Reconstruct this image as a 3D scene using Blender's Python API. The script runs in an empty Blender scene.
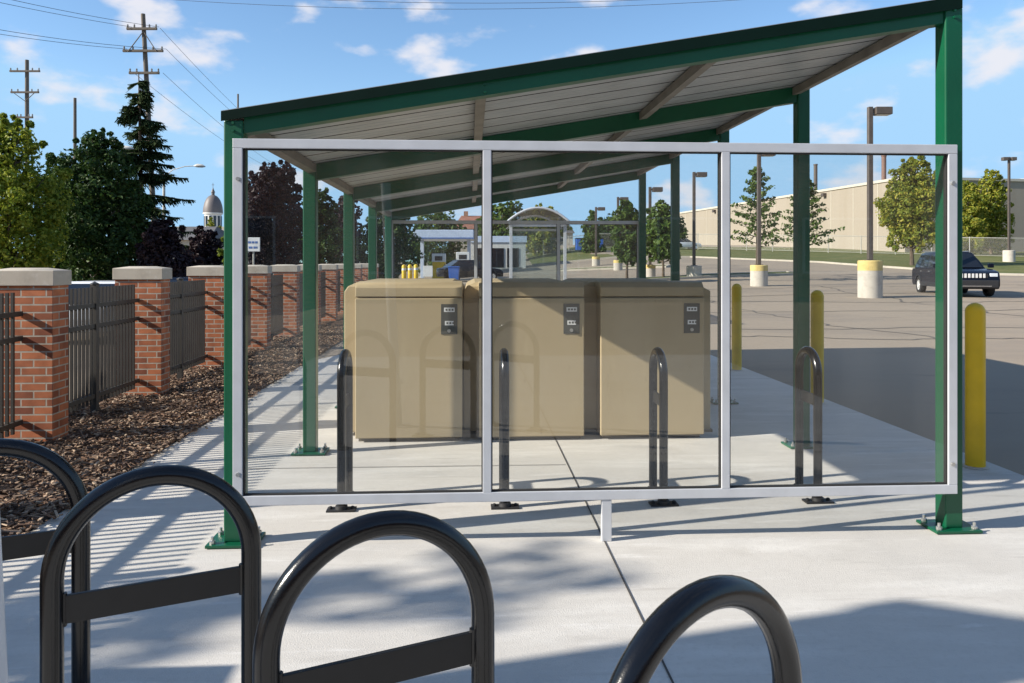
import bpy, bmesh, math, random
from mathutils import Vector, Matrix
random.seed(7)
D = bpy.data
S = bpy.context.scene
C = S.collection
R = math.radians
F = 768.0            # focal length in pixels of the 1024 px wide picture
HOR = 262.0          # picture row of the horizon
EYE = 1.5
YAW = math.atan(42 / F)
cY, sY = math.cos(YAW), math.sin(YAW)

def c2w(lat, d):
    """sideways offset and distance along the view -> ground X, Y"""
    return (lat * cY + d * sY, d * cY - lat * sY)
def spot(px, d):
    return c2w((px - 512) / F * d, d)
def zat(py, d):
    return EYE + (HOR - py) * d / F

# ------------------------------------------------------------------ ground heights
PROF = [(-500, 0), (18, 0), (24, .06), (30, .2), (38, .33), (47, .6), (62, 1.3), (75, 2.0), (90, 2.8), (120, 4.2), (160, 4.5), (3000, 4.5)]
def smooth(t):
    t = max(0, min(1, t)); return t * t * (3 - 2 * t)
def gz(x, y):
    z = 0
    for (a, za), (b, zb) in zip(PROF, PROF[1:]):
        if a <= y <= b:
            z = za + (zb - za) * (y - a) / (b - a); break
    z *= max(0, min(1, (x + 5) / 20))
    z -= .4 * smooth((-4.4 - x) / 2.5)
    return z

# ------------------------------------------------------------------ materials
def nt(m):
    m.use_nodes = True
    return m.node_tree, m.node_tree.nodes['Principled BSDF']
def link(t, a, b): t.links.new(a, b)
def mat(name, col, rough=.6, metal=0, var=.12, vscale=6, bump=0, bscale=60, spec=.5, coat=0):
    m = D.materials.new(name); t, b = nt(m)
    b.inputs['Roughness'].default_value = rough
    b.inputs['Metallic'].default_value = metal
    b.inputs['Specular IOR Level'].default_value = spec
    if coat: b.inputs['Coat Weight'].default_value = coat
    tc = t.nodes.new('ShaderNodeTexCoord')
    n = t.nodes.new('ShaderNodeTexNoise'); n.inputs['Scale'].default_value = vscale; n.inputs['Detail'].default_value = 5
    link(t, tc.outputs['Object'], n.inputs['Vector'])
    r = t.nodes.new('ShaderNodeValToRGB')
    r.color_ramp.elements[0].position = .3; r.color_ramp.elements[1].position = .7
    r.color_ramp.elements[0].color = [c * (1 - var) for c in col] + [1]
    r.color_ramp.elements[1].color = [min(1, c * (1 + var)) for c in col] + [1]
    link(t, n.outputs['Fac'], r.inputs['Fac']); link(t, r.outputs['Color'], b.inputs['Base Color'])
    if bump:
        n2 = t.nodes.new('ShaderNodeTexNoise'); n2.inputs['Scale'].default_value = bscale; n2.inputs['Detail'].default_value = 4
        link(t, tc.outputs['Object'], n2.inputs['Vector'])
        bp = t.nodes.new('ShaderNodeBump'); bp.inputs['Strength'].default_value = bump; bp.inputs['Distance'].default_value = .01
        link(t, n2.outputs['Fac'], bp.inputs['Height']); link(t, bp.outputs['Normal'], b.inputs['Normal'])
    return m
def layered(name, base, layers, rough=.85, bump=.3, bscale=120):
    """base colour with several noise layers: (colour, scale, lo, hi, strength, stretch)"""
    m = D.materials.new(name); t, b = nt(m)
    b.inputs['Roughness'].default_value = rough; b.inputs['Specular IOR Level'].default_value = .12
    tc = t.nodes.new('ShaderNodeTexCoord')
    prev = None
    for col, sc, lo, hi, st, stretch in layers:
        mp = t.nodes.new('ShaderNodeMapping'); mp.inputs['Scale'].default_value = stretch
        mp.inputs['Location'].default_value = (sc * 1.7, sc * .9, 0)
        n = t.nodes.new('ShaderNodeTexNoise'); n.inputs['Scale'].default_value = sc; n.inputs['Detail'].default_value = 6
        n.inputs['Roughness'].default_value = .62
        link(t, tc.outputs['Object'], mp.inputs['Vector']); link(t, mp.outputs['Vector'], n.inputs['Vector'])
        mr = t.nodes.new('ShaderNodeMapRange'); mr.inputs['From Min'].default_value = lo; mr.inputs['From Max'].default_value = hi
        mr.inputs['To Max'].default_value = st
        link(t, n.outputs['Fac'], mr.inputs['Value'])
        mx = t.nodes.new('ShaderNodeMix'); mx.data_type = 'RGBA'
        mx.inputs[7].default_value = (*col, 1)
        if prev is None: mx.inputs[6].default_value = (*base, 1)
        else: link(t, prev, mx.inputs[6])
        link(t, mr.outputs['Result'], mx.inputs[0])
        prev = mx.outputs[2]
    link(t, prev, b.inputs['Base Color'])
    n2 = t.nodes.new('ShaderNodeTexNoise'); n2.inputs['Scale'].default_value = bscale; n2.inputs['Detail'].default_value = 5
    link(t, tc.outputs['Object'], n2.inputs['Vector'])
    bp = t.nodes.new('ShaderNodeBump'); bp.inputs['Strength'].default_value = bump; bp.inputs['Distance'].default_value = .01
    link(t, n2.outputs['Fac'], bp.inputs['Height']); link(t, bp.outputs['Normal'], b.inputs['Normal'])
    return m
def brick_mat():
    m = D.materials.new('brick'); t, b = nt(m)
    uv = t.nodes.new('ShaderNodeUVMap')
    k = t.nodes.new('ShaderNodeTexBrick')
    k.inputs['Scale'].default_value = 1
    k.inputs['Brick Width'].default_value = .2; k.inputs['Row Height'].default_value = .064
    k.inputs['Mortar Size'].default_value = .0065; k.inputs['Mortar Smooth'].default_value = .2
    k.inputs['Color1'].default_value = (.50, .165, .07, 1); k.inputs['Color2'].default_value = (.15, .04, .022, 1)
    k.inputs['Mortar'].default_value = (.46, .40, .33, 1); k.inputs['Bias'].default_value = -.15
    link(t, uv.outputs['UV'], k.inputs['Vector'])
    n = t.nodes.new('ShaderNodeTexNoise'); n.inputs['Scale'].default_value = 9; n.inputs['Detail'].default_value = 5
    link(t, uv.outputs['UV'], n.inputs['Vector'])
    mx = t.nodes.new('ShaderNodeMix'); mx.data_type = 'RGBA'; mx.blend_type = 'MULTIPLY'; mx.inputs[0].default_value = .6
    rr = t.nodes.new('ShaderNodeValToRGB'); rr.color_ramp.elements[0].position = .3; rr.color_ramp.elements[0].color = (.45, .42, .4, 1); rr.color_ramp.elements[1].position = .65
    link(t, n.outputs['Fac'], rr.inputs['Fac']); link(t, k.outputs['Color'], mx.inputs[6]); link(t, rr.outputs['Color'], mx.inputs[7])
    link(t, mx.outputs[2], b.inputs['Base Color']); b.inputs['Roughness'].default_value = .9
    bp = t.nodes.new('ShaderNodeBump'); bp.invert = True; bp.inputs['Distance'].default_value = .006; bp.inputs['Strength'].default_value = .8
    link(t, k.outputs['Fac'], bp.inputs['Height']); link(t, bp.outputs['Normal'], b.inputs['Normal'])
    return m
def glass_mat(name, tint, ior=1.45, gloss=1.0, haze=0.0):
    m = D.materials.new(name); m.use_nodes = True; t = m.node_tree; t.nodes.clear()
    o = t.nodes.new('ShaderNodeOutputMaterial')
    tr = t.nodes.new('ShaderNodeBsdfTransparent'); tr.inputs['Color'].default_value = (*tint, 1)
    gl = t.nodes.new('ShaderNodeBsdfGlossy'); gl.inputs['Roughness'].default_value = .01
    fr = t.nodes.new('ShaderNodeFresnel'); fr.inputs['IOR'].default_value = ior
    mu = t.nodes.new('ShaderNodeMath'); mu.operation = 'MULTIPLY'; mu.inputs[1].default_value = gloss
    mx = t.nodes.new('ShaderNodeMixShader')
    ge = t.nodes.new('ShaderNodeNewGeometry')
    mn = t.nodes.new('ShaderNodeMath'); mn.operation = 'MINIMUM'; mn.inputs[1].default_value = .17
    iv = t.nodes.new('ShaderNodeMath'); iv.operation = 'SUBTRACT'; iv.inputs[0].default_value = 1
    m3 = t.nodes.new('ShaderNodeMath'); m3.operation = 'MULTIPLY'
    link(t, ge.outputs['Backfacing'], iv.inputs[1]); link(t, mn.outputs[0], m3.inputs[0]); link(t, iv.outputs[0], m3.inputs[1])
    link(t, fr.outputs['Fac'], mu.inputs[0]); link(t, mu.outputs[0], mn.inputs[0]); link(t, m3.outputs[0], mx.inputs['Fac'])
    last = tr.outputs[0]
    if haze:
        df = t.nodes.new('ShaderNodeBsdfDiffuse'); df.inputs['Color'].default_value = (.75, .75, .73, 1)
        tc = t.nodes.new('ShaderNodeTexCoord')
        mp = t.nodes.new('ShaderNodeMapping'); mp.inputs['Scale'].default_value = (1.5, 1.5, .35)
        n = t.nodes.new('ShaderNodeTexNoise'); n.inputs['Scale'].default_value = 3; n.inputs['Detail'].default_value = 7
        link(t, tc.outputs['Object'], mp.inputs['Vector']); link(t, mp.outputs['Vector'], n.inputs['Vector'])
        mr = t.nodes.new('ShaderNodeMapRange'); mr.inputs['From Min'].default_value = .35; mr.inputs['From Max'].default_value = .8
        mr.inputs['To Min'].default_value = haze * .3; mr.inputs['To Max'].default_value = haze * 1.8
        link(t, n.outputs['Fac'], mr.inputs['Value'])
        m2 = t.nodes.new('ShaderNodeMixShader'); link(t, mr.outputs['Result'], m2.inputs['Fac'])
        link(t, tr.outputs[0], m2.inputs[1]); link(t, df.outputs[0], m2.inputs[2]); last = m2.outputs[0]
    link(t, last, mx.inputs[1]); link(t, gl.outputs[0], mx.inputs[2]); link(t, mx.outputs[0], o.inputs['Surface'])
    return m
def leaf_mat(name, c1, c2, c3, trans=.25):
    m = D.materials.new(name); m.use_nodes = True; t = m.node_tree; t.nodes.clear()
    o = t.nodes.new('ShaderNodeOutputMaterial')
    g = t.nodes.new('ShaderNodeNewGeometry')
    r = t.nodes.new('ShaderNodeValToRGB')
    r.color_ramp.elements[0].color = (*c1, 1); r.color_ramp.elements[1].color = (*c3, 1)
    e = r.color_ramp.elements.new(.5); e.color = (*c2, 1)
    link(t, g.outputs['Random Per Island'], r.inputs['Fac'])
    d = t.nodes.new('ShaderNodeBsdfDiffuse'); tr = t.nodes.new('ShaderNodeBsdfTranslucent')
    gl = t.nodes.new('ShaderNodeBsdfGlossy'); gl.inputs['Roughness'].default_value = .5
    link(t, r.outputs['Color'], d.inputs['Color']); link(t, r.outputs['Color'], tr.inputs['Color'])
    mx = t.nodes.new('ShaderNodeMixShader'); mx.inputs[0].default_value = trans
    m2 = t.nodes.new('ShaderNodeMixShader'); m2.inputs[0].default_value = .02
    link(t, d.outputs[0], mx.inputs[1]); link(t, tr.outputs[0], mx.inputs[2])
    link(t, mx.outputs[0], m2.inputs[1]); link(t, gl.outputs[0], m2.inputs[2]); link(t, m2.outputs[0], o.inputs['Surface'])
    return m

M = {}
M['green'] = mat('green_paint', (.001, .078, .034), .38, var=.1, vscale=3, bump=.03, bscale=30)
M['eaveshade'] = mat('eave_shade_paint', (.002, .012, .009), .8, spec=.1)  # near-black green standing in for shade below the roof edge
M['black'] = mat('black_powder_coat', (.0035, .0038, .0048), .2, var=.2, vscale=20, bump=.04, bscale=250)
M['bar'] = mat('black_bar', (.0055, .0055, .006), .5, var=.2, vscale=20)
M['alu'] = mat('aluminium', (.56, .575, .60), .42, metal=.2, var=.06, vscale=8)
M['galv'] = mat('galvanised', (.50, .48, .42), .45, metal=.3, var=.15, vscale=10)
M['purlin'] = mat('purlin_steel', (.20, .18, .15), .5, metal=.2, var=.2)
M['deck'] = mat('roof_deck', (.40, .42, .43), .42, metal=.25, var=.1, vscale=4)
M['decktop'] = mat('roof_trim', (.35, .36, .37), .45, metal=.4, var=.1)
M['bolt'] = mat('bolt', (.5, .5, .48), .35, metal=.8, var=.1)
M['tan'] = layered('tan_fibreglass', (.415, .335, .21), [((.33, .26, .15), 1.3, .48, .75, .5, (1, 1, .5)), ((.46, .38, .24), 2.6, .55, .75, .5, (2, 2, .35)), ((.22, .17, .10), 9, .66, .8, .5, (1.5, 1.5, .6))], rough=.5, bump=.05, bscale=90)
M['tan_dark'] = mat('tan_plinth', (.12, .10, .07), .7)
M['plate'] = mat('label_plate', (.055, .06, .055), .5)
M['white'] = mat('white_sticker', (.72, .73, .72), .5, var=.05)
M['yellow'] = mat('yellow_paint', (.74, .47, .008), .45, var=.1, vscale=5)
M['yellowfade'] = mat('faded_yellow_paint', (.60, .46, .17), .8, var=.2, vscale=4)
M['brick'] = brick_mat()
M['stone'] = layered('cast_stone', (.46, .41, .34), [((.30, .26, .21), 5, .5, .75, .6, (1, 1, 1)), ((.6, .56, .5), 14, .55, .75, .5, (1, 1, 1))], bump=.15)
M['fence'] = mat('fence_steel', (.042, .038, .034), .5, var=.15, vscale=5)
M['concrete'] = layered('concrete', (.53, .505, .465), [
    ((.40, .385, .36), .9, .5, .72, .55, (1, 1, 1)), ((.66, .64, .60), 2.3, .50, .72, .7, (.35, 1.6, 1)), ((.33, .30, .265), 3.1, .60, .74, .5, (.2, 2.6, 1)),
    ((.34, .32, .29), 5, .58, .78, .5, (.4, 2.2, 1)), ((.24, .215, .19), 11, .68, .78, .55, (1, 1, 1)), ((.30, .27, .23), .55, .58, .72, .45, (1, 1, 1)), ((.66, .64, .61), 7, .60, .70, .6, (.25, 1.8, 1)), ((.42, .40, .37), 45, .5, .75, .4, (1, 1, 1))], rough=.88, bump=.25, bscale=160)
M['joint'] = mat('joint', (.07, .065, .06), .95)
M['asphalt'] = layered('asphalt', (.31, .255, .195), [
    ((.15, .135, .125), .12, .48, .7, .6, (1, 2.2, 1)), ((.33, .28, .215), .35, .52, .75, .6, (.5, 2.5, 1)),
    ((.10, .09, .085), 1.6, .6, .75, .5, (.35, 1.6, 1)), ((.36, .31, .25), 60, .5, .75, .5, (1, 1, 1))], rough=.92, bump=.5, bscale=110)
M['seal'] = mat('crack_seal', (.10, .088, .075), .9)
M['mulch'] = layered('mulch_ground', (.11, .066, .042), [((.16, .10, .065), 22, .5, .65, .8, (1, 1, 1)), ((.03, .02, .014), 14, .52, .65, .8, (1, 1, 1))], bump=1.0, bscale=40)
M['grass'] = layered('grass', (.115, .128, .045), [((.22, .19, .085), .5, .45, .7, .7, (1, 1, 1)), ((.045, .08, .016), 3, .5, .7, .6, (1, 1, 1))], bump=.8, bscale=20)
M['kerb'] = layered('kerb', (.46, .42, .35), [((.30, .27, .23), 3, .5, .7, .6, (1, 1, 1))])
M['precast'] = layered('pole_base', (.50, .46, .40), [((.33, .29, .25), 3, .5, .72, .6, (1, 1, 1))])
M['poleb'] = mat('bronze_pole', (.085, .068, .055), .5, var=.15)
M['lens'] = mat('lamp_lens', (.55, .55, .52), .3)
M['warehouse'] = layered('warehouse_wall', (.35, .30, .24), [((.29, .24, .175), .25, .5, .75, .5, (3, 3, .3)), ((.38, .33, .26), .08, .45, .7, .5, (1, 1, 1))], bump=.1)
M['office'] = mat('office_wall', (.10, .115, .15), .6)
M['teal'] = mat('teal_window', (.10, .22, .21), .15, var=.2, vscale=.3)
M['darkglass'] = mat('dark_window', (.01, .012, .016), .05, var=.1, spec=.6)
M['white_wall'] = mat('white_wall', (.62, .61, .58), .7)
M['wood'] = layered('weathered_pole', (.17, .145, .12), [((.10, .085, .07), 4, .45, .7, .7, (4, 4, .3))], bump=.3, bscale=30)
M['wire'] = mat('wire', (.06, .06, .065), .6)
M['porcelain'] = mat('insulator', (.25, .24, .22), .3)
M['bark'] = layered('bark', (.13, .10, .075), [((.07, .055, .04), 9, .45, .65, .8, (1, 1, .25))], bump=.8, bscale=25)
M['navy'] = mat('navy_car_paint', (.003, .005, .013), .25, var=.05, coat=.12, spec=.2)
M['rubber'] = mat('rubber', (.015, .015, .015), .8)
M['chrome'] = mat('chrome', (.72, .72, .73), .18, metal=.9, var=.05)
M['plastic'] = mat('black_plastic', (.018, .018, .02), .6)
M['slat'] = mat('bright_slat', (.75, .75, .74), .35, metal=.2)
M['lamp'] = mat('headlamp', (.6, .64, .68), .1, var=.1)
M['whitecar'] = mat('white_car_paint', (.72, .73, .74), .25, var=.03, coat=.6)
M['redroof'] = mat('red_tile_roof', (.27, .12, .08), .8, var=.2, vscale=1)
M['greyroof'] = mat('shingle_roof', (.11, .105, .105), .85, var=.2, vscale=1.5)
M['cream'] = mat('cream_wall', (.55, .50, .41), .8)
M['dome'] = mat('dome_metal', (.14, .12, .115), .55, var=.15, vscale=.6)
M['canopy'] = mat('canopy_fascia', (.55, .64, .80), .45, var=.05)
M['bluebin'] = mat('blue_plastic', (.03, .12, .45), .45)
M['signblue'] = mat('sign_blue', (.08, .16, .4), .5)
M['redpaint'] = mat('red_brown_steel', (.17, .095, .07), .6)
M['glass'] = glass_mat('clear_glass', (.96, .97, .967), 1.5, 2.1, .014)
M['glass2'] = glass_mat('bus_glass', (.9, .93, .93), 1.5, 1.0, .03)
LG = leaf_mat('leaves_yellow_green', (.10, .16, .014), (.19, .24, .022), (.33, .34, .04), .4)
LD = leaf_mat('leaves_dark_green', (.016, .042, .009), (.03, .066, .014), (.075, .12, .025))
LM = leaf_mat('leaves_mid_green', (.045, .095, .016), (.075, .135, .022), (.13, .185, .035), .35)
LP = leaf_mat('leaves_plum', (.014, .008, .012), (.026, .014, .018), (.05, .028, .028))
LA = leaf_mat('leaves_autumn', (.13, .19, .025), (.25, .28, .035), (.42, .36, .05), .4)
LS = leaf_mat('needles', (.018, .035, .012), (.03, .052, .018), (.06, .08, .03), .1)
MC = [mat('mulch_chip_%d' % i, c, .9, var=.3, vscale=9) for i, c in enumerate([(.16, .092, .056), (.25, .17, .115), (.075, .045, .03), (.40, .30, .21)])]

# ------------------------------------------------------------------ mesh helpers
class MB:
    def __init__(s): s.v = []; s.f = []; s.m = []
    def add(s, vs, fs, mi=0):
        o = len(s.v); s.v += [tuple(v) for v in vs]; s.f += [tuple(i + o for i in f) for f in fs]; s.m += [mi] * len(fs); return s
    def box(s, x0, x1, y0, y1, z0, z1, mi=0, T=None):
        vs = [Vector((x, y, z)) for z in (z0, z1) for x, y in ((x0, y0), (x1, y0), (x1, y1), (x0, y1))]
        if T is not None: vs = [T @ v for v in vs]
        return s.add(vs, [(3, 2, 1, 0), (4, 5, 6, 7), (0, 1, 5, 4), (1, 2, 6, 5), (2, 3, 7, 6), (3, 0, 4, 7)], mi)
    def tube(s, pts, r, n=10, cap=True, mi=0):
        pts = [Vector(p) for p in pts]; rs = r if isinstance(r, (list, tuple)) else [r] * len(pts)
        rings = []; up = None
        for i, p in enumerate(pts):
            t = (pts[min(i + 1, len(pts) - 1)] - pts[max(i - 1, 0)]).normalized()
            if up is None: up = t.orthogonal().normalized()
            else: up = (up - t * up.dot(t)).normalized()
            w = t.cross(up)
            rings.append([p + (up * math.cos(a) + w * math.sin(a)) * rs[i] for a in (2 * math.pi * k / n for k in range(n))])
        vs = [v for ring in rings for v in ring]; fs = []
        for i in range(len(pts) - 1):
            for k in range(n):
                fs.append((i * n + k, i * n + (k + 1) % n, (i + 1) * n + (k + 1) % n, (i + 1) * n + k))
        if cap:
            fs.append(tuple(reversed(range(n)))); fs.append(tuple((len(pts) - 1) * n + k for k in range(n)))
        return s.add(vs, fs, mi)
    def lathe(s, prof, n=24, c=(0, 0, 0), mi=0):
        vs = [(c[0] + r * math.cos(2 * math.pi * k / n), c[1] + r * math.sin(2 * math.pi * k / n), c[2] + z) for r, z in prof for k in range(n)]
        fs = [(i * n + k, i * n + (k + 1) % n, (i + 1) * n + (k + 1) % n, (i + 1) * n + k) for i in range(len(prof) - 1) for k in range(n)]
        fs.append(tuple(reversed(range(n)))); fs.append(tuple((len(prof) - 1) * n + k for k in range(n)))
        return s.add(vs, fs, mi)
    def prism(s, poly, fn, a, b, mi=0):
        """polygon of 2-D points; fn(u, v, w) -> xyz; extruded from w = a to w = b"""
        n = len(poly)
        vs = [fn(u, v, a) for u, v in poly] + [fn(u, v, b) for u, v in poly]
        fs = [tuple(reversed(range(n))), tuple(range(n, 2 * n))] + [(i, (i + 1) % n, n + (i + 1) % n, n + i) for i in range(n)]
        return s.add(vs, fs, mi)
    def build(s, name, mats, parent=None, bevel=0, smoothang=35, loc=None, kind=None, seg=2, uv=True, fix=True):
        me = D.meshes.new(name); me.from_pydata(s.v, [], s.f)
        if not isinstance(mats, (list, tuple)): mats = [mats]
        for m in mats: me.materials.append(m)
        me.polygons.foreach_set('material_index', s.m)
        if fix or bevel:
            bm = bmesh.new(); bm.from_mesh(me)
            if fix: bmesh.ops.recalc_face_normals(bm, faces=bm.faces)
            if bevel:
                es = [e for e in bm.edges if len(e.link_faces) == 2 and e.calc_face_angle(0) > R(38)]
                bmesh.ops.bevel(bm, geom=es, offset=bevel, segments=seg, affect='EDGES', profile=.5, clamp_overlap=True)
            bm.to_mesh(me); bm.free()
        if bevel and smoothang == 35: smoothang = 18
        if uv:
            l = me.uv_layers.new(name='UVMap')
            for p in me.polygons:
                nx, ny, nz = (abs(c) for c in p.normal)
                for li in p.loop_indices:
                    x, y, z = me.vertices[me.loops[li].vertex_index].co
                    l.data[li].uv = (y, z) if nx >= ny and nx >= nz else ((x, z) if ny >= nz else (x, y))
        if smoothang:
            me.polygons.foreach_set('use_smooth', [True] * len(me.polygons)); me.set_sharp_from_angle(angle=R(smoothang))
        me.update()
        o = D.objects.new(name, me); C.objects.link(o)
        if parent: o.parent = parent
        if loc: o.location = loc
        if kind: o['kind'] = kind
        return o

def tag(o, label, cat, group=None):
    o['label'] = label; o['category'] = cat
    if group: o['group'] = group
    return o
def thing(name, label, cat, loc=(0, 0, 0), rz=0, group=None):
    o = D.objects.new(name, None); C.objects.link(o); o.empty_display_size = .2
    o.location = loc; o.rotation_euler = (0, 0, rz)
    return tag(o, label, cat, group)
def kids(o): return [c for c in D.objects if c.parent == o]
def dup(o, loc, rz=0, label=None):
    def cp(a, par):
        b = a.copy(); C.objects.link(b)
        if par: b.parent = par
        for ch in kids(a): cp(ch, b)
        return b
    n = cp(o, None); n.location = loc; n.rotation_euler = (0, 0, rz)
    if label: n['label'] = label
    return n

# ------------------------------------------------------------------ ground, pavement, verge
def lin(a, b, n): return [a + (b - a) * i / n for i in range(n + 1)]
xs = [-1500, -600, -250, -120] + lin(-80, -8, 18) + lin(-7, -4, 12) + lin(-3, 90, 62) + [120, 200, 500, 1500]
ys = [-300, -80, -20] + lin(-8, 130, 92) + [160, 220, 400, 900, 2500]
g = MB()
g.add([(x, y, gz(x, y)) for y in ys for x in xs], [(j * len(xs) + i, j * len(xs) + i + 1, (j + 1) * len(xs) + i + 1, (j + 1) * len(xs) + i) for j in range(len(ys) - 1) for i in range(len(xs) - 1)])
g.build('ground', M['asphalt'], kind='structure', smoothang=60, uv=False)

PL, PR = -2.43, 3.85
p = MB()
p.add([(PL, -4, .012), (PR, -4, .012), (PR, 12.6, .012), (PR - .9, 13.6, .012), (-1.2, 13.6, .012), (-1.9, 12.9, .012), (PL, 11.6, .012)], [tuple(range(7))])
p.build('pavement', M['concrete'], kind='structure', smoothang=0)
j = MB()
def jline(x0, y0, x1, y1, w=.009):
    d = Vector((x1 - x0, y1 - y0, 0)); nrm = Vector((-d.y, d.x, 0)).normalized() * w / 2
    a, b = Vector((x0, y0, .016)), Vector((x1, y1, .016))
    j.add([a - nrm, b - nrm, b + nrm, a + nrm], [(0, 1, 2, 3)])
jline(.715, -3.9, .715, 6.37); jline(.715, 8.4, .715, 13.5)
for y in (-.4, 2.62 - .35, 9.6): jline(PL + .02, y, .70, y); jline(.73, y, PR - .02, y)
jline(PL + .02, 5.62, .70, 5.60, .008)
j.build('pavement_joint', M['joint'], kind='structure', smoothang=0)

mm = MB()
my = lin(-2, 40, 84); mx_ = lin(-4.3, PL + .0, 8)
mm.add([(x, y, .02 + .03 * math.sin(3.1 * y + x) * math.cos(2.3 * x * 2 + y) * smooth((PL - x) / .3) - (.01 if i in (0,) else 0)) for y in my for i, x in enumerate(mx_)],
       [(a * 9 + b, a * 9 + b + 1, (a + 1) * 9 + b + 1, (a + 1) * 9 + b) for a in range(len(my) - 1) for b in range(8)])
mm.build('mulch_bed', M['mulch'], kind='structure', smoothang=60)
ch = MB(); rnd = random.Random(3)
for k in range(30000):
    y = 2 + 16 * rnd.random() ** 1.7; x = -4.2 + (4.2 + PL + .05) * rnd.random()
    if rnd.random() < .015: x += rnd.random() * .15
    L = rnd.uniform(.007, .028) * rnd.choice((1, 1, 1.5)); w = rnd.uniform(.003, .009); h = rnd.uniform(.002, .006)
    T = Matrix.Translation((x, y, .028 + rnd.random() * .028)) @ Matrix.Rotation(rnd.random() * 6.28, 4, 'Z') @ Matrix.Rotation(rnd.uniform(-.5, .5), 4, 'X') @ Matrix.Rotation(rnd.uniform(-.4, .4), 4, 'Y')
    ch.box(-L, L, -w, w, -h, h, rnd.choice((0, 0, 1, 1, 2, 2, 3)), T)
tag(ch.build('wood_chips', MC, kind='stuff', smoothang=0, uv=False, fix=False), 'brown wood chip mulch strewn along the foot of the fence', 'mulch')

def draped(name, pts, dz, m, n=10):
    """sheet between two polylines of (lat, d) pairs, laid on the ground"""
    A, B = pts; mb = MB(); vs = []
    def res(P, k):
        t = k / n * (len(P) - 1); i = min(int(t), len(P) - 2); f = t - i
        return [P[i][q] + (P[i + 1][q] - P[i][q]) * f for q in (0, 1)]
    nn = 8
    for k in range(n + 1):
        a, b = res(A, k), res(B, k)
        for q in range(nn + 1):
            x, y = c2w(a[0] + (b[0] - a[0]) * q / nn, a[1] + (b[1] - a[1]) * q / nn); vs.append((x, y, gz(x, y) + dz))
    mb.add(vs, [(k * (nn + 1) + q, k * (nn + 1) + q + 1, (k + 1) * (nn + 1) + q + 1, (k + 1) * (nn + 1) + q) for k in range(n) for q in range(nn)])
    return mb.build(name, m, kind='structure', smoothang=60)
def kerbline(path, name='kerb', w=.16, h=.14):
    mb = MB(); P = []
    for (a, b) in zip(path, path[1:]):
        for k in range(12): P.append((a[0] + (b[0] - a[0]) * k / 12, a[1] + (b[1] - a[1]) * k / 12))
    P.append(path[-1]); vs = []
    for i, q in enumerate(P):
        a = Vector(P[max(0, i - 1)]); b = Vector(P[min(len(P) - 1, i + 1)]); t = (b - a).normalized(); nr = Vector((-t.y, t.x)) * w / 2
        for s in (-1, 1):
            x, y = c2w(q[0] + nr.x * s, q[1] + nr.y * s); z = gz(x, y)
            vs += [(x, y, z - .05), (x, y, z + h)]
    fs = []
    for i in range(len(P) - 1):
        o = i * 4; e = o + 4
        fs += [(o, e, e + 1, o + 1), (o + 1, e + 1, e + 3, o + 3), (o + 3, e + 3, e + 2, o + 2)]
    mb.add(vs, fs); return mb.build(name, M['kerb'], kind='structure', smoothang=0)
edge = [(2, 76), (17.4, 75), (26.5, 66), (31, 50), (40, 46), (90, 44)]
far = [(2, 330), (60, 330), (150, 330), (220, 250), (230, 150), (240, 60)]
draped('grass_verge', (edge, far), .1, M['grass'], 30)
kerbline(edge)
def island(a, b, w):
    a, b = Vector(a), Vector(b); t = (b - a).normalized(); nr = Vector((-t.y, t.x)) * w / 2
    A = [tuple(a + nr), tuple(b + nr)]; B = [tuple(a - nr), tuple(b - nr)]
    draped('grass_island', (A, B), .1, M['grass'], 16)
    kerbline([A[0], A[1], B[1], B[0], A[0]], 'island_kerb')
def cam(px, d): return ((px - 512) / F * d, d)
island(cam(628, 45), cam(795, 50.5), 1.7)
island(cam(560, 62), cam(668, 59), 2.0)
island(cam(400, 75), cam(520, 72), 2.0)
# tar-sealed cracks on the car park
cs = MB()
for (a, b) in (((6, 17), (40, 19)), ((5, 22.5), (45, 24)), ((9, 9), (30, 8)), ((4, 30), (50, 33)), ((14, 12), (17, 40)), ((24, 14), (28, 40)), ((5, 15), (26, 14.2)), ((8, 27), (30, 25)), ((8, 35), (40, 39)), ((9, 14), (8, 44)), ((33, 12), (40, 44))):
    n = 60; P = []; wx = wy = 0
    for k in range(n + 1):
        wx = wx * .93 + random.uniform(-.22, .22); wy = wy * .93 + random.uniform(-.22, .22)
        x = a[0] + (b[0] - a[0]) * k / n + wx; y = a[1] + (b[1] - a[1]) * k / n + wy; P.append((x, y))
    for (u, v) in zip(P, P[1:]):
        t = (Vector(v) - Vector(u)).normalized(); nr = Vector((-t.y, t.x)) * (.02 + .0012 * a[1])
        cs.add([(u[0] - nr.x, u[1] - nr.y, gz(*u) + .006), (v[0] - nr.x, v[1] - nr.y, gz(*v) + .006), (v[0] + nr.x, v[1] + nr.y, gz(*v) + .006), (u[0] + nr.x, u[1] + nr.y, gz(*u) + .006)], [(0, 1, 2, 3)])
cs.build('crack_seal', M['seal'], kind='structure', smoothang=0)

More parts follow.
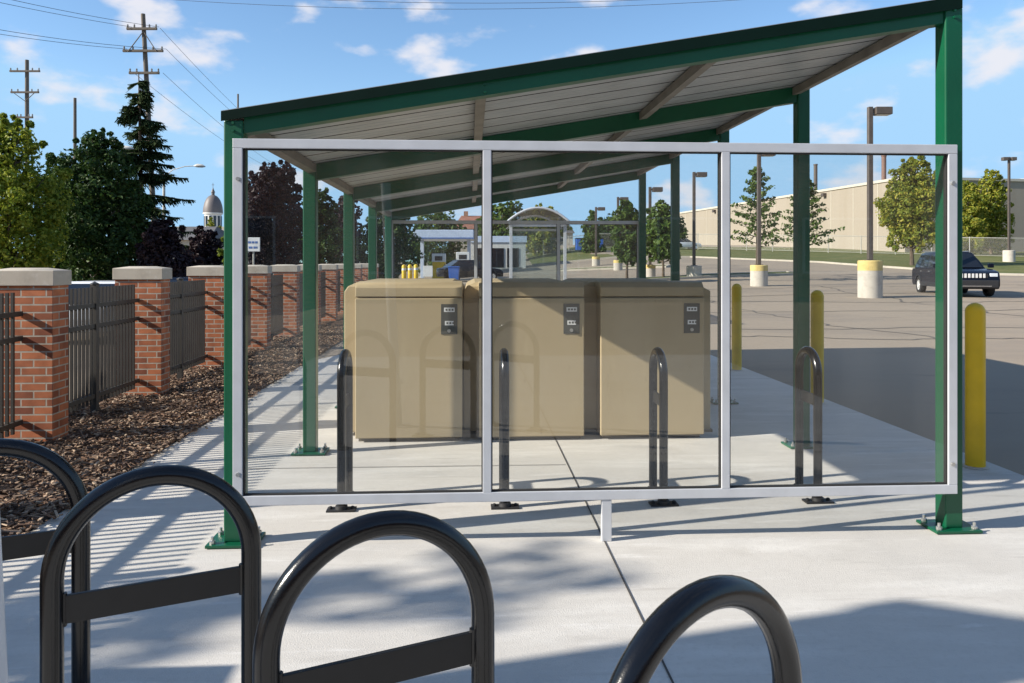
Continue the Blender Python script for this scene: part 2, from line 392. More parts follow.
# ------------------------------------------------------------------ bicycle shelter
XL, XR, Y0, DY, NF = -1.24, 2.67, 4.15, 1.91, 5
SL = (2.97 - 2.29) / (XR - XL + .1)
def ztop(x): return 2.245 + (x - XL + .05) * SL       # top of the beams
sh = thing('bicycle_shelter', 'long green steel bicycle shelter with a sloping ribbed roof and glazed end screens', 'shelter', ((XL + XR) / 2, Y0, .012))
OX, OY, OZ = (XL + XR) / 2, Y0, .012
def loc(x, y, z): return (x - OX, y - OY, z - OZ)
def sbox(mb, x0, x1, y0, y1, z0, z1, mi=0): return mb.box(x0 - OX, x1 - OX, y0 - OY, y1 - OY, z0 - OZ, z1 - OZ, mi)
for f in range(NF):
    y = Y0 + f * DY
    for x in (XL, XR):
        mb = MB(); zt = ztop(x) - .010
        sbox(mb, x - .05, x + .05, y - .05, y + .05, .03, zt)
        po = mb.build('post', M['green'], sh, bevel=.008)
        b = MB(); sbox(b, x - .13, x + .13, y - .1, y + .1, .016, .032)
        bp = b.build('base_plate', M['green'], po, bevel=.003)
        for sx in (-.1, .1):
            for sy in (-.07, .07):
                b = MB(); b.lathe([(.016, 0), (.016, .015), (.008, .019), (.008, .036)], 8, loc(x + sx, y + sy, .0325)); b.build('anchor_bolt', M['bolt'], po)
    # beam: sloping C-channel from post to post
    mb = MB()
    fn = lambda u, v, w: loc(u, w, ztop(u) + v)
    xa, xb = XL + .052, XR - .052
    h = .085 if f == 0 else .125
    mb.prism([(xa, 0), (xb, 0), (xb, -h), (xa, -h)], fn, y - .035, y - .027)
    mb.prism([(xa, 0), (xb, 0), (xb, -.008), (xa, -.008)], fn, y - .0268, y + .045)
    mb.prism([(xa, -h + .008), (xb, -h + .008), (xb, -h), (xa, -h)], fn, y - .0268, y + .045)
    mb.build('beam', M['green'], sh)
    if f == 0:
        for bx in (XL, XR, .08):
            zz = ztop(bx) - .045
            for dz in (-.02, .02):
                q = Y0 - (.051 if bx != .08 else .036)
                b = MB(); b.tube([loc(bx - .0, q, zz + dz), loc(bx, q - .008, zz + dz)], .008, 6); b.build('beam_bolt', M['green'], sh)
YA, YB = Y0 - .052, Y0 + (NF - 1) * DY + .10
for i, x in enumerate((XL + .02, .06, 1.37, XR - .06)):
    mb = MB()
    fn = lambda u, v, w: loc(x + u, w, ztop(x + u) + v)
    for f in range(NF - 1):
        ya, yb = Y0 + f * DY + .047, Y0 + (f + 1) * DY - .037
        mb.prism([(-.03, -.005), (.03, -.005), (.03, -.012), (-.03, -.012)], fn, ya, yb)
        mb.prism([(-.03, -.0122), (-.024, -.0122), (-.024, -.065), (-.03, -.065)], fn, ya, yb)
        mb.prism([(.024, -.0122), (.03, -.0122), (.03, -.065), (.024, -.065)], fn, ya, yb)
        mb.prism([(-.0238, -.057), (.0238, -.057), (.0238, -.065), (-.0238, -.065)], fn, ya, yb)
    mb.build('purlin', M['purlin'], sh)
# ribbed deck: pans 0.30 m wide running down the slope with a groove between, minor ribs
prof = []; y = YA
while y < YB - .05:
    w = .305
    for a, z in ((0, .0), (.006, .03), (.016, .03), (.022, 0), (.118, 0), (.122, .006), (.128, .006), (.132, 0), (.205, 0), (.209, .006), (.215, .006), (.219, 0)):
        if y + a < YB: prof.append((y + a, z))
    y += w
prof.append((YB, 0))
mb = MB(); n = len(prof); XA, XB = XL - .056, XR + .036
vs = []
for x in lin(XA, XB, 4):
    vs += [loc(x, yy, ztop(x) + .004 + zz) for yy, zz in prof] + [loc(x, yy, ztop(x) + .045) for yy, zz in prof]
fs = []
for k in range(4):
    o = k * 2 * n; e = o + 2 * n
    for i in range(n - 1):
        fs.append((o + i, o + i + 1, e + i + 1, e + i)); fs.append((o + n + i, e + n + i, e + n + i + 1, o + n + i + 1))
o = 0; e = 4 * 2 * n
for i in range(n - 1):
    fs.append((i, n + i, n + i + 1, i + 1)); fs.append((e + i, e + i + 1, e + n + i + 1, e + n + i))
for k in range(4):
    o = k * 2 * n; e = o + 2 * n
    fs.append((o, e, e + n, o + n)); fs.append((o + n - 1, o + 2 * n - 1, e + 2 * n - 1, e + n - 1))
mb.add(vs, fs); mb.build('roof_deck', M['deck'], sh, smoothang=0)
mb = MB()
fn = lambda u, v, w: loc(u, w, ztop(u) + v)
mb.prism([(XA - .004, .0485), (XB + .004, .0485), (XB + .004, .0455), (XA - .004, .0455)], fn, YA - .006, YB + .006)
mb.build('roof_sheet', M['decktop'], sh)
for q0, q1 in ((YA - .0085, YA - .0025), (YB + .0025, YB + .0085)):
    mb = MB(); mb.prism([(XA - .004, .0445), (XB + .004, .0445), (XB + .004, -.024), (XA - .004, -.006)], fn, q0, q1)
    mb.build('eave_shade_strip', M['eaveshade'], sh)  # tapered dark strip paints in the shadow band of the roof overhang
mb = MB()
for q in sorted(set(round(YA + .305 * i, 4) for i in range(40))):
    if q + .02 < YB and all(abs(q + .011 - (Y0 + f * DY)) > .06 for f in range(NF)): mb.prism([(XA, .012), (XB, .012), (XB, .003), (XA, .003)], fn, q + .006, q + .017)
mb.build('seam_strip', M['rubber'], sh, smoothang=0)  # dark strips laid in the deck grooves where the rib gaps are
# glazed end screens
def screen(yc, side):
    x0, x1, z0, z1, fw, t = -1.228, 2.655, .235, 2.14, .05, .025
    mb = MB()
    sbox(mb, x0, x1, yc - t, yc + t, z1 - fw, z1); sbox(mb, x0, x1, yc - t, yc + t, z0, z0 + fw)
    mull = (x0 + .025, .09, 1.37, x1 - .025)
    for k, x in enumerate(mull):
        hw = .025 if k in (0, 3) else .0225
        sbox(mb, x - hw, x + hw, yc - t + .0005, yc + t - .0005, z0 + fw, z1 - fw)
    fr = mb.build('screen_frame', M['alu'], sh, bevel=.003)
    for a, b in zip(mull, mull[1:]):
        mb = MB(); sbox(mb, a + .022, b - .022, yc - .003, yc + .003, z0 + fw - .004, z1 - fw + .004)
        mb.build('pane', M['glass'], fr)
        g = MB(); xa, xb, za, zb = a + (.025 if a < -1 else .0225), b - (.025 if b > 2 else .0225), z0 + fw, z1 - fw
        for q in ((xa, xb, za, za + .007), (xa, xb, zb - .007, zb), (xa, xa + .007, za + .0072, zb - .0072), (xb - .007, xb, za + .0072, zb - .0072)):
            sbox(g, q[0] + .0004, q[1] - .0004, yc - .013, yc + .013, q[2] + .0004, q[3] - .0004)
        g.build('gasket', M['rubber'], fr)
    mb = MB(); sbox(mb, .727 - .026, .727 + .026, yc - .02, yc + .02, .013, z0 - .001)
    mb.build('foot', M['alu'], fr, bevel=.002)
    for x in (x0 + .03, x1 - .03):
        for z in (.40, 1.93):
            b = MB(); b.tube([loc(x, yc - t * side, z), loc(x, yc - (t + .012) * side, z)], .011, 8); b.build('screen_bolt', M['bolt'], fr)
screen(Y0 - .05 - .027, 1)
screen(Y0 + (NF - 1) * DY + .05 + .027, -1)

# ------------------------------------------------------------------ bicycle lockers
lk = None
LB = ['tan bicycle locker with a dark label plate, sunlit, nearest the brick fence', 'tan bicycle locker in the middle of the three, its upper right corner shaded',
      'tan bicycle locker nearest the car park, mostly in the roof shadow']
for i in range(3):
    ox = -1.073 + 1.017 * i
    if i == 0:
        W, L, H = 1.012, 1.95, 1.325; XD0, XD1 = .13, 1.009
        lk = thing('bicycle_locker', LB[0], 'bike locker', (ox, 6.41, .012), 0, 'bicycle lockers under the shelter')
        ch_ = .06
        mb = MB()
        ring = lambda x0, x1, y0, y1, z: [(x0, y0, z), (x1, y0, z), (x1, y1, z), (x0, y1, z)]
        vs = ring(0, W, .22, L, .03) + ring(0, W, .22, L, H - .09) + ring(.03, W - .03, .23, L - .03, H - .045) + ring(.10, W - .10, .26, L - .09, H - .012)
        fs = [(3, 2, 1, 0), (12, 13, 14, 15)] + [(a * 4 + k, a * 4 + (k + 1) % 4, a * 4 + 4 + (k + 1) % 4, a * 4 + 4 + k) for a in range(3) for k in range(4)]
        mb.add(vs, fs); mb.build('cabinet', M['tan'], lk, bevel=.008)
        mb = MB(); mb.box(XD0 + .02, XD1 - .02, .02, L - .02, .0005, .0295); mb.build('plinth', M['tan_dark'], lk)
        mb = MB(); mb.prism([(-.03, 1.20), (-.03, 1.275), (.015, H - .008), (.26, H), (.26, 1.20)], lambda u, v, w: (w, u, v), XD0, XD1)
        mb.build('lid', M['tan'], lk, bevel=.006)
        mb = MB(); mb.box(XD0 + .006, XD1 - .006, -.005, .219, .032, 1.1995); mb.build('door_frame', M['tan'], lk)
        mb = MB(); mb.box(XD0, XD1, -.04, -.006, .035, 1.188); dr = mb.build('door', M['tan'], lk, bevel=.007)
        mb = MB(); mb.box(W - .178, W - .043, -.0455, -.0403, .89, 1.14); lp = mb.build('label_plate', M['plate'], dr, bevel=.001)
        for a, b, z in ((W - .153, W - .066, 1.075), (W - .146, W - .074, .965)):
            mb = MB(); mb.box(a, b, -.0475, -.046, z, z + .036); mb.build('sticker', M['white'], lp)
            q = MB()
            for e in range(3): q.box(a + .012 + e * .025, a + .028 + e * .025, -.0482, -.0477, z + .010, z + .026)
            q.build('print', M['plate'], lp)
        mb = MB(); mb.tube([(W - .112, -.046, .92), (W - .112, -.058, .92)], .014, 12); mb.build('lock', M['bolt'], dr)
    else:
        dup(lk, (ox, 6.41, .012), 0, LB[i])

t = thing('end_panel', 'narrow tan end panel closing the locker row on the car park side', 'panel', (-1.073 + 3 * 1.017, 6.41, .012))
mb = MB(); mb.add([(.002, .22, 0), (.13, .22, 0), (.13, 1.95, 0), (.002, 1.95, 0), (.002, .22, 1.30), (.13, .22, 1.235), (.13, 1.95, 1.235), (.002, 1.95, 1.30)], [(3, 2, 1, 0), (4, 5, 6, 7), (0, 1, 5, 4), (1, 2, 6, 5), (2, 3, 7, 6), (3, 0, 4, 7)])
mb.build('shell', M['tan'], t, bevel=.01)
mb = MB(); mb.box(.01, .14, .2, 1.97, .0005, .025); mb.build('foot_rail', M['tan_dark'], t)

# ------------------------------------------------------------------ bicycle racks
def make_rack(label, group, width, ztopc, r, px_=.078, py_=.045):
    t = thing('bike_rack', label, 'bike rack', (0, 0, .012), 0, group)
    hw = width / 2; P = [(-hw, 0, 0)]
    P += [(-hw, 0, (ztopc - hw) * k / 4) for k in range(1, 4)]
    for k in range(0, 33):
        a = math.pi - math.pi * k / 32; P.append((hw * math.cos(a), 0, ztopc - hw + hw * math.sin(a)))
    P += [(hw, 0, (ztopc - hw) * k / 4) for k in (3, 2, 1)] + [(hw, 0, 0)]
    mb = MB(); mb.tube(P, r, 20); mb.build('hoop', M['black'], t)
    mb = MB(); mb.box(-hw + r * .7, hw - r * .7, -.006, .006, .59, .66); mb.build('crossbar', M['bar'], t, bevel=.001)
    for sx in (-1, 1):
        mb = MB(); mb.tube([(sx * (hw - r * .86), 0, .584), (sx * (hw - r * .86), 0, .666)], .010, 8); mb.build('weld_bead', M['black'], t)
        mb = MB()
        mb.box(sx * hw - px_, sx * hw + px_, -py_, py_, .0005, .011)
        mb.lathe([(r + .012, .0115), (r + .009, .03), (r + .0005, .034)], 20, (sx * hw, 0, 0))
        f = mb.build('base_flange', M['plastic'], t)
        for q in (-1, 1):
            b = MB(); b.lathe([(.012, .0112), (.012, .022), (.006, .026)], 8, (sx * hw + q * (px_ - .02 if px_ > py_ else 0), q * (py_ - .02 if py_ > px_ else 0), 0)); b.build('anchor_bolt', M['plastic'], f)
    return t
G1 = 'black hoop racks in the foreground'
ang = math.atan2(.2, .41) - YAW
front = [((-1.56, 2.30), 'black hoop bike rack cut off by the left edge, nearest the mulch bed'), ((-.925, 2.0), 'black hoop bike rack second from the mulch bed, in front of the left green post'),
         ((-.277, 1.63), 'black hoop bike rack in the foreground, third from the mulch bed'), ((.322, 1.28), 'closest black hoop bike rack, standing over the pavement joint')]
rk = None
for (q, lb) in front:
    x, y = c2w(*q)
    an = ang + (R(11) if q[0] > 0 else 0)
    if rk is None:
        rk = make_rack(lb, G1, .47, .932, .0265); rk.location = (x, y, .012); rk.rotation_euler.z = ang
    else: dup(rk, (x, y, .012), an, lb)
G2 = 'narrow hoop racks behind the glass screen'
rear = [(-.782, 'narrow black hoop rack behind the left pane, in front of the sunlit locker'), (.2156, 'narrow black hoop rack behind the middle pane, in front of the middle locker'),
        (1.205, 'narrow black hoop rack behind the middle pane, in front of the shaded locker'), (2.19, 'narrow black hoop rack behind the right pane, clear of the lockers')]
rk = None
for x, lb in rear:
    if rk is None:
        rk = make_rack(lb, G2, .27, .925, .0265, .04, .085); rk.location = (x * .983, 4.65 + .135, .012); rk.rotation_euler.z = math.pi / 2
    else: dup(rk, (x * .983, 4.65 + .135, .012), math.pi / 2, lb)

# near post at the left edge of the view
x, y = c2w(-.765, 1.08)
t = thing('screen_post', 'pale grey metal post standing at the extreme left edge of the view', 'post', (x, y, .012), 0)
mb = MB(); mb.tube([(.045, 0, .008), (-.06, 0, 2.2)], .045, 20); mb.build('shaft', M['alu'], t)
mb = MB(); mb.box(-.045, .135, -.09, .09, .0005, .0075); mb.build('base_plate', M['alu'], t)

# ------------------------------------------------------------------ yellow bollards
bl = None
for y, lb in ((5.38, 'yellow round-topped bollard nearest the right green shelter post'), (7.92, 'yellow round-topped bollard half hidden by the second right post'), (10.37, 'yellow round-topped bollard farthest back, beside the lockers')):
    if bl is None:
        bl = thing('bollard', lb, 'bollard', (3.66, y, .012), 0, 'yellow bollards along the pavement edge')
        r = .066
        mb = MB(); mb.lathe([(r, 0), (r, 1.13)] + [(r * math.cos(a), 1.13 + r * .95 * math.sin(a)) for a in (R(15), R(30), R(45), R(60), R(75), R(88))], 28)
        mb.build('sleeve', M['yellow'], bl)
        mb = MB(); mb.lathe([(r + .02, .0), (r + .02, .008), (r + .002, .014)], 28); mb.build('grout_collar', M['precast'], bl)
    else: dup(bl, (3.66, y, .012), 0, lb)

# ------------------------------------------------------------------ brick pillars and steel fence
PW, PD, PS, PX = .5, .25, 2.21, -3.65
ORD = ['nearest', 'second', 'third', 'fourth', 'fifth', 'sixth', 'seventh', 'eighth', 'ninth', 'tenth', 'eleventh', 'twelfth', 'thirteenth']
pil = None; pys = [6.46 + PS * k for k in range(-2, 11)]
vis = 0
for k, y in enumerate(pys):
    lb = ('red brick pillar with pale stone cap, %s from the camera along the fence' % ORD[k - 2]) if k >= 2 else ('red brick fence pillar beside the camera, %s' % ('beyond the left edge of view' if k else 'farthest behind the camera'))
    if pil is None:
        pil = thing('brick_pillar', lb, 'pillar', (PX, y, 0), 0, 'brick pillars along the fence')
        mb = MB(); mb.box(-PW / 2, PW / 2, 0, PD, -.3, 1.306); mb.build('shaft', M['brick'], pil, bevel=.003, seg=1)
        mb = MB(); a, b, c, d = -PW / 2 - .018, PW / 2 + .018, -.018, PD + .018
        mb.add([(a, c, 1.3065), (b, c, 1.3065), (b, d, 1.3065), (a, d, 1.3065), (a, c, 1.43), (b, c, 1.43), (b, d, 1.43), (a, d, 1.43), (a + .12, PD / 2, 1.452), (b - .12, PD / 2, 1.452)],
               [(3, 2, 1, 0), (0, 1, 5, 4), (1, 2, 6, 5), (2, 3, 7, 6), (3, 0, 4, 7), (4, 5, 9, 8), (5, 6, 9), (6, 7, 8, 9), (7, 4, 8)])
        mb.build('cap', M['stone'], pil, bevel=.004)
    else: dup(pil, (PX, y, 0), 0, lb)
fc = None
for k, y in enumerate(pys[:-1]):
    lb = ('dark steel picket fence panel between the %s and %s brick pillars' % (ORD[k - 2], ORD[k - 1])) if k >= 2 else ('dark steel picket fence panel left of the nearest brick pillar' if k == 1 else 'dark steel picket fence panel beyond the left edge of view')
    if fc is None:
        LEN = PS - PD - .01
        fc = thing('fence_panel', lb, 'fence', (PX, y + PD + .005, 0), 0, 'steel fence panels between the pillars')
        mb = MB(); n = 27
        for i in range(n):
            yy = LEN * (i + .5) / n
            if abs(yy - LEN / 2) < .04 or yy > LEN - .1: continue
            mb.box(-.011, .011, yy - .011, yy + .011, .12, 1.255)
        mb.build('pickets', M['fence'], fc, smoothang=0)
        for z in (.2, .88, 1.08):
            for (a, b) in ((0.0, LEN / 2 - .0305), (LEN / 2 + .0305, LEN)):
                mb = MB(); mb.box(-.02, .02, a, b, z - .02, z + .02); mb.build('rail', M['fence'], fc)
        mb = MB(); mb.box(-.03, .03, LEN / 2 - .03, LEN / 2 + .03, -.2, 1.28); mb.lathe([(.045, 1.2805), (.045, 1.29), (.004, 1.31)], 4, (0, LEN / 2, 0)); mb.build('post', M['fence'], fc)
    else: dup(fc, (PX, y + PD + .005, 0), 0, lb)

# ------------------------------------------------------------------ trees
def leaves(mb, rnd, c, r, n, size, squash=1.0):
    for _ in range(n):
        while True:
            v = Vector((rnd.uniform(-1, 1), rnd.uniform(-1, 1), rnd.uniform(-1, 1)))
            if v.length <= 1: break
        v = v.normalized() * (v.length ** .5)
        p = c + Vector((v.x * r, v.y * r, v.z * r * squash))
        nrm = (v + Vector((rnd.gauss(0, .6), rnd.gauss(0, .6), rnd.gauss(.3, .6)))).normalized()
        a = nrm.orthogonal().normalized(); b = nrm.cross(a); th = rnd.random() * 6.28
        a, b = a * math.cos(th) + b * math.sin(th), b * math.cos(th) - a * math.sin(th)
        s = size * rnd.uniform(.6, 1.3); w = s * .55
        mb.add([p - a * s, p - b * w + nrm * s * .15, p + a * s, p + b * w + nrm * s * .15], [(0, 1, 2, 3)])
def tree(label, px, d, top, wpx, lm, base=None, seed=1, name='tree', group=None, shape='round', low=.25, nleaf=2600, size=.16, pos=None, h=None, w=None, clumps=26, cat='tree'):
    rnd = random.Random(seed)
    if pos is None:
        x, y = spot(px, d); z0 = gz(x, y); H = zat(top, d) - z0; W = wpx * d / F / 2
    else:
        x, y = pos; z0 = gz(x, y); H = h; W = w
    t = thing(name, label, cat, (x, y, z0), 0, group)
    mb = MB(); tr = max(.05, H * .018)
    lean = (rnd.uniform(-.15, .15), rnd.uniform(-.15, .15))
    pts = [(lean[0] * k / 6 * H * .1 + rnd.uniform(-.02, .02) * k, lean[1] * k / 6 * H * .1, H * .88 * k / 6 - (.1 if k == 0 else 0)) for k in range(7)]
    mb.tube(pts, [tr * (1.25 if k == 0 else 1 - .14 * k) for k in range(7)], 8)
    cen = []
    for k in range(clumps):
        f = (k + .5) / clumps
        zz = low + (1 - low) * f
        if shape == 'round': ww = math.sin(math.pi * min(1, (f * .86 + .1))) ** .7
        elif shape == 'cone': ww = (1 - f) ** .8 * .95 + .06
        else: ww = math.sin(math.pi * (f * .7 + .24)) ** .8
        a = k * 2.4 + rnd.uniform(-.5, .5); rr = W * ww * rnd.uniform(.35, .82)
        c = Vector((rr * math.cos(a), rr * math.sin(a), H * zz * .97)); r = W * ww * rnd.uniform(.28, .5) + .12 * W * .6
        if c.z + r > H: c.z = H - r * .9
        cen.append((c, r))
        zb = max(H * low * .7, c.z - rr * .8)
        mb.tube([(0, 0, zb), tuple(c * .55 + Vector((0, 0, zb)) * .45 + Vector((0, 0, -.03 * H))), tuple(c)], [tr * .42, tr * .3, tr * .1], 5)
    mb.build('trunk', M['bark'], t)
    cr = MB(); tot = sum(r * r for c, r in cen)
    for c, r in cen:
        leaves(cr, rnd, c, r, int(nleaf * r * r / tot), size, .85)
        for q in range(5):      # stray sprays that break the outline
            v = Vector((rnd.gauss(0, 1), rnd.gauss(0, 1), rnd.gauss(.2, .8))).normalized()
            leaves(cr, rnd, c + v * r * rnd.uniform(.9, 1.42), r * rnd.uniform(.16, .34), max(4, int(nleaf * .008)), size * .9)
    cr.build('crown', lm, t, smoothang=0, uv=False, fix=False)
    return t
GT = 'trees beyond the brick fence'; GP = 'purple-leaved trees beyond the fence'; GF = 'trees on the far horizon'; GY = 'young trees in the car park'
tree('tall yellow-green leafy tree at the left edge beyond the fence', 6, 26, 116, 98, LG, seed=2, group=GT, low=.12, nleaf=14500, size=.075, clumps=44)
tree('dense dark green tree between the yellow-green tree and the spruce', 96, 30, 131, 88, LD, seed=5, group=GT, low=.05, nleaf=14000, size=.085, clumps=46)
tree('lower dark green tree behind the nearest brick pillar', 62, 34, 162, 70, LD, seed=15, group=GT, low=.05, nleaf=8000, size=.10, clumps=26)
tree('low purple-leaved tree behind the second brick pillar', 164, 27, 219, 56, LP, seed=8, group=GP, low=.05, nleaf=8000, size=.075)
tree('smaller purple-leaved tree under the domed church', 204, 30, 228, 46, LP, seed=9, group=GP, low=.05, nleaf=7000, size=.075)
tree('tall purple-leaved tree seen through the left glass pane', 273, 38, 163, 72, LP, seed=10, group=GP, low=.1, nleaf=13000, size=.10, clumps=44)
tree('small bright yellow-green shrub beside the left shelter post', 225, 29, 233, 16, LG, seed=12, name='shrub', low=.1, nleaf=700, size=.1, clumps=10, cat='shrub')
tree('small yellowish tree in front of the domed church', 212, 95, 219, 24, LA, seed=51, group=GT, low=.05, nleaf=1500, size=.2, clumps=16)
tree('dark tree seen between the first two left shelter posts', 322, 52, 188, 44, LD, seed=13, group=GT, low=.05, nleaf=3600, size=.17)
tree('dusky purple tree behind the second left shelter post', 346, 58, 194, 40, LP, seed=14, group=GP, low=.05, nleaf=3000, size=.17)
tree('dark rounded tree behind the far left shelter posts', 385, 54, 204, 56, LD, seed=16, group=GT, low=.03, nleaf=3600, size=.17)
tree('rounded mid-green tree rising over the filling station canopy', 437, 112, 211, 60, LM, seed=17, group=GF, low=.1, nleaf=2600, size=.32)
tree('wide green tree left of the arched glass bus shelter', 503, 92, 203, 56, LM, seed=18, group=GF, low=.05, nleaf=2600, size=.28)
tree('brownish tree seen through the arched glass bus shelter', 541, 100, 207, 46, LA, seed=19, group=GF, low=.03, nleaf=2200, size=.3)
tree('slender pointed green tree right of the arched bus shelter', 592, 88, 210, 26, LM, seed=20, group=GF, shape='cone', low=.05, nleaf=1400, size=.22)
tree('low dark tree behind the two farthest lamp poles', 616, 112, 219, 58, LD, seed=21, group=GF, low=.03, nleaf=2200, size=.3)
tree('low dark tree behind the row of lamp poles, next to the warehouse', 656, 122, 226, 56, LD, seed=22, group=GF, low=.03, nleaf=2000, size=.32)
tree('young fresh green tree on a thin trunk left of the far right shelter post', 627, 42, 199, 30, LM, seed=23, group=GY, shape='oval', low=.28, nleaf=2200, size=.14)
tree('young green tree behind the fourth right shelter post', 663, 47, 202, 40, LM, seed=24, group=GY, shape='oval', low=.3, nleaf=2400, size=.15)
def open_tree(label, px, d, top, wpx, lm, seed, low=.3, group=GY):
    """open conical tree with separate upswept branches"""
    rnd = random.Random(seed); x, y = spot(px, d); z0 = gz(x, y); H = zat(top, d) - z0; W = wpx * d / F / 2
    t = thing('young_tree', label, 'tree', (x, y, z0), 0, group)
    tr = MB(); cr = MB(); tr.tube([(0, 0, -.1), (.02, 0, H * .4), (0, .03, H * .98)], [.09, .07, .015], 8)
    for k in range(38):
        f = k / 37; zb = H * (low + (1 - low) * f * .93); L = W * ((1 - f) ** .8 * 1.05 + .12) * rnd.uniform(.7, 1.1); a = k * 2.4 + rnd.uniform(-.3, .3)
        e = Vector((L * math.cos(a), L * math.sin(a), zb + L * .22)); s = Vector((0, 0, zb))
        tr.tube([s, s.lerp(e, .5) + Vector((0, 0, .03)), e], [.028, .018, .006], 5)
        for q in range(7):
            leaves(cr, rnd, s.lerp(e, .25 + .13 * q), .17 + .1 * (1 - q / 7), 8, .105, .6)
    tr.build('trunk', M['bark'], t); cr.build('crown', lm, t, smoothang=0, uv=False, fix=False)
open_tree('young tree with open layered branches behind the lamp pole in the right pane', 757, 43, 163, 56, LM, 31)
open_tree('young tree with open layered branches behind the second right post', 806, 46, 176, 58, LM, 32, .32)
tree('full autumn-tinted green tree behind the dark blue car', 912, 60, 158, 54, LA, seed=25, shape='oval', low=.24, nleaf=9000, size=.13, clumps=46)
tree('yellowing tree right of the right shelter post', 968, 80, 180, 30, LA, seed=26, shape='oval', low=.06, nleaf=5000, size=.16)
tree('taller autumn-tinted tree before the dark office building', 991, 83, 169, 38, LA, seed=27, shape='oval', low=.08, nleaf=4600, size=.17, clumps=40)
tree('small dark evergreen beside the office building', 1022, 92, 206, 12, LD, seed=28, shape='cone', low=.04, nleaf=1500, size=.2)
# trees off to the left whose shadows fall on the pavement
tree('leafy street tree off to the left whose shadow dapples the pavement', 0, 0, 0, 0, LM, seed=41, group=GT, pos=(-11.9, .84), h=7.7, w=.55, low=.70, nleaf=420, size=.085, clumps=14)
tree('leafy street tree off to the left shading the fence panel', 0, 0, 0, 0, LM, seed=42, group=GT, pos=(-12.1, 5.66), h=5.6, w=.75, low=.45, nleaf=2200, size=.1, clumps=18)

# spruce: whorls of drooping boughs
def spruce(label, px, d, top, wpx, seed):
    rnd = random.Random(seed); x, y = spot(px, d); z0 = gz(x, y); H = zat(top, d) - z0; W = wpx * d / F / 2
    t = thing('spruce_tree', label, 'tree', (x, y, z0), 0, GT)
    tr = MB(); tr.tube([(0, 0, -.1), (0, 0, H * .5), (-.1, 0, H)], [.2, .11, .02], 8); cr = MB()
    n = 22 * 6
    for k in range(n):
        lev = k // 6; f = (lev + rnd.uniform(-.12, .12)) / 22; f = max(0, f) ** .92; zb = H * (.08 + .90 * f)
        L = W * (1 - f) ** .95 * rnd.choice((.45, .7, .85, 1.0, 1.15)) * rnd.uniform(.85, 1.1) + .16; a = rnd.uniform(0, 6.283); zb += rnd.uniform(-.2, .2); lift = rnd.uniform(.0, .3)
        dv = Vector((math.cos(a), math.sin(a), 0)); s = Vector((-.1 * f, 0, zb)); P = []
        for q in range(7):
            u = q / 6; P.append(s + dv * L * u + Vector((0, 0, L * ((.05 + lift) * u - .62 * u * u + .36 * u ** 3))))
        tr.tube(P, [.035 * (1 - .8 * q / 6) + .004 for q in range(7)], 4)
        side = Vector((-dv.y, dv.x, 0))
        m = int(22 + L * 80)
        for q in range(m):
            u = (q + rnd.random()) / m; i = min(5, int(u * 6)); p = P[i].lerp(P[i + 1], u * 6 - i)
            sl = rnd.uniform(.14, .42) * (1.25 - .75 * u)
            sg = rnd.choice((-1, 1)); e = p + side * sg * sl + dv * sl * .6 + Vector((0, 0, -sl * rnd.uniform(.0, 1.25)))
            w = (dv * .5 + Vector((0, 0, 1)) * rnd.uniform(-.6, .6)).normalized() * rnd.uniform(.03, .06)
            cr.add([p - w * .7, p + w * .7, e + w * .45, e - w * .45], [(0, 1, 2, 3)])
    tr.build('trunk', M['bark'], t); cr.build('crown', LS, t, smoothang=0, uv=False, fix=False)
spruce('tall dark spruce with drooping boughs behind the leaning utility pole', 141, 34, 72, 150, 3)

# ------------------------------------------------------------------ utility poles and wires
def upole(label, px, d, top, lean, arms, tr=.14, pos=None, H=None, group='wooden utility poles'):
    if pos is None:
        x, y = spot(px, d); z0 = gz(x, y); H = zat(top, d) - z0
    else: x, y = pos; z0 = gz(x, y)
    t = thing('utility_pole', label, 'utility pole', (x, y, z0), -YAW, group)
    mb = MB(); mb.tube([(0, 0, -.1), (lean * .5, 0, H * .5), (lean, 0, H)], [tr, tr * .85, tr * .7], 12); mb.build('shaft', M['wood'], t)
    for (zz, half, br) in arms:
        xx = lean * zz / H
        mb = MB(); mb.box(xx - half, xx + half, -tr - .12, -tr - .005, zz - .06, zz + .06)
        a = mb.build('crossarm', M['wood'], t, bevel=.01)
        q = MB()
        for s in (-.94, -.5, .5, .94):
            q.lathe([(.03, .061), (.055, .10), (.03, .14), (.05, .18), (.02, .23)], 10, (xx + half * s, -tr - .06, zz))
        q.build('insulators', M['porcelain'], a)
        if br:
            q = MB()
            for s in (-1, 1): q.tube([(xx + s * half * .72, -tr - .14, zz - .07), (xx, -tr - .02, zz - br)], .025, 6)
            q.build('brace', M['wood'], a)
    return t, H
d1 = 39; k = d1 / F
up1, H1 = upole('tall leaning wooden utility pole with three crossarms in front of the spruce', 158, d1, 14, -.74, [], .15)
zz = lambda py: zat(py, d1) - gz(*spot(158, d1))
D.objects.remove(kids(up1)[0]); D.objects.remove(up1)
up1, H1 = upole('tall leaning wooden utility pole with three crossarms in front of the spruce', 158, d1, 14, -.76, [(zz(30), 15 * k, 0), (zz(52), 20 * k, -1.0), (zz(74), 15 * k, 0)], .15)
upole('wooden utility pole with two crossarms above the yellow-green tree', 27, 52, 60, 0, [(zat(72, 52) - gz(*spot(27, 52)), 15 * 52 / F, 0), (zat(93, 52) - gz(*spot(27, 52)), 14 * 52 / F, .6), (zat(118, 52) - gz(*spot(27, 52)), 8 * 52 / F, 0)], .17)
upole('plain wooden pole without crossarms above the dark green tree', 75, 45, 98, 0, [], .12)
upole('wooden utility pole off to the left that the overhead wires run to', 0, 0, 0, 0, [(11.2, .95, .9)], .15, pos=(-25, 18), H=12.5)
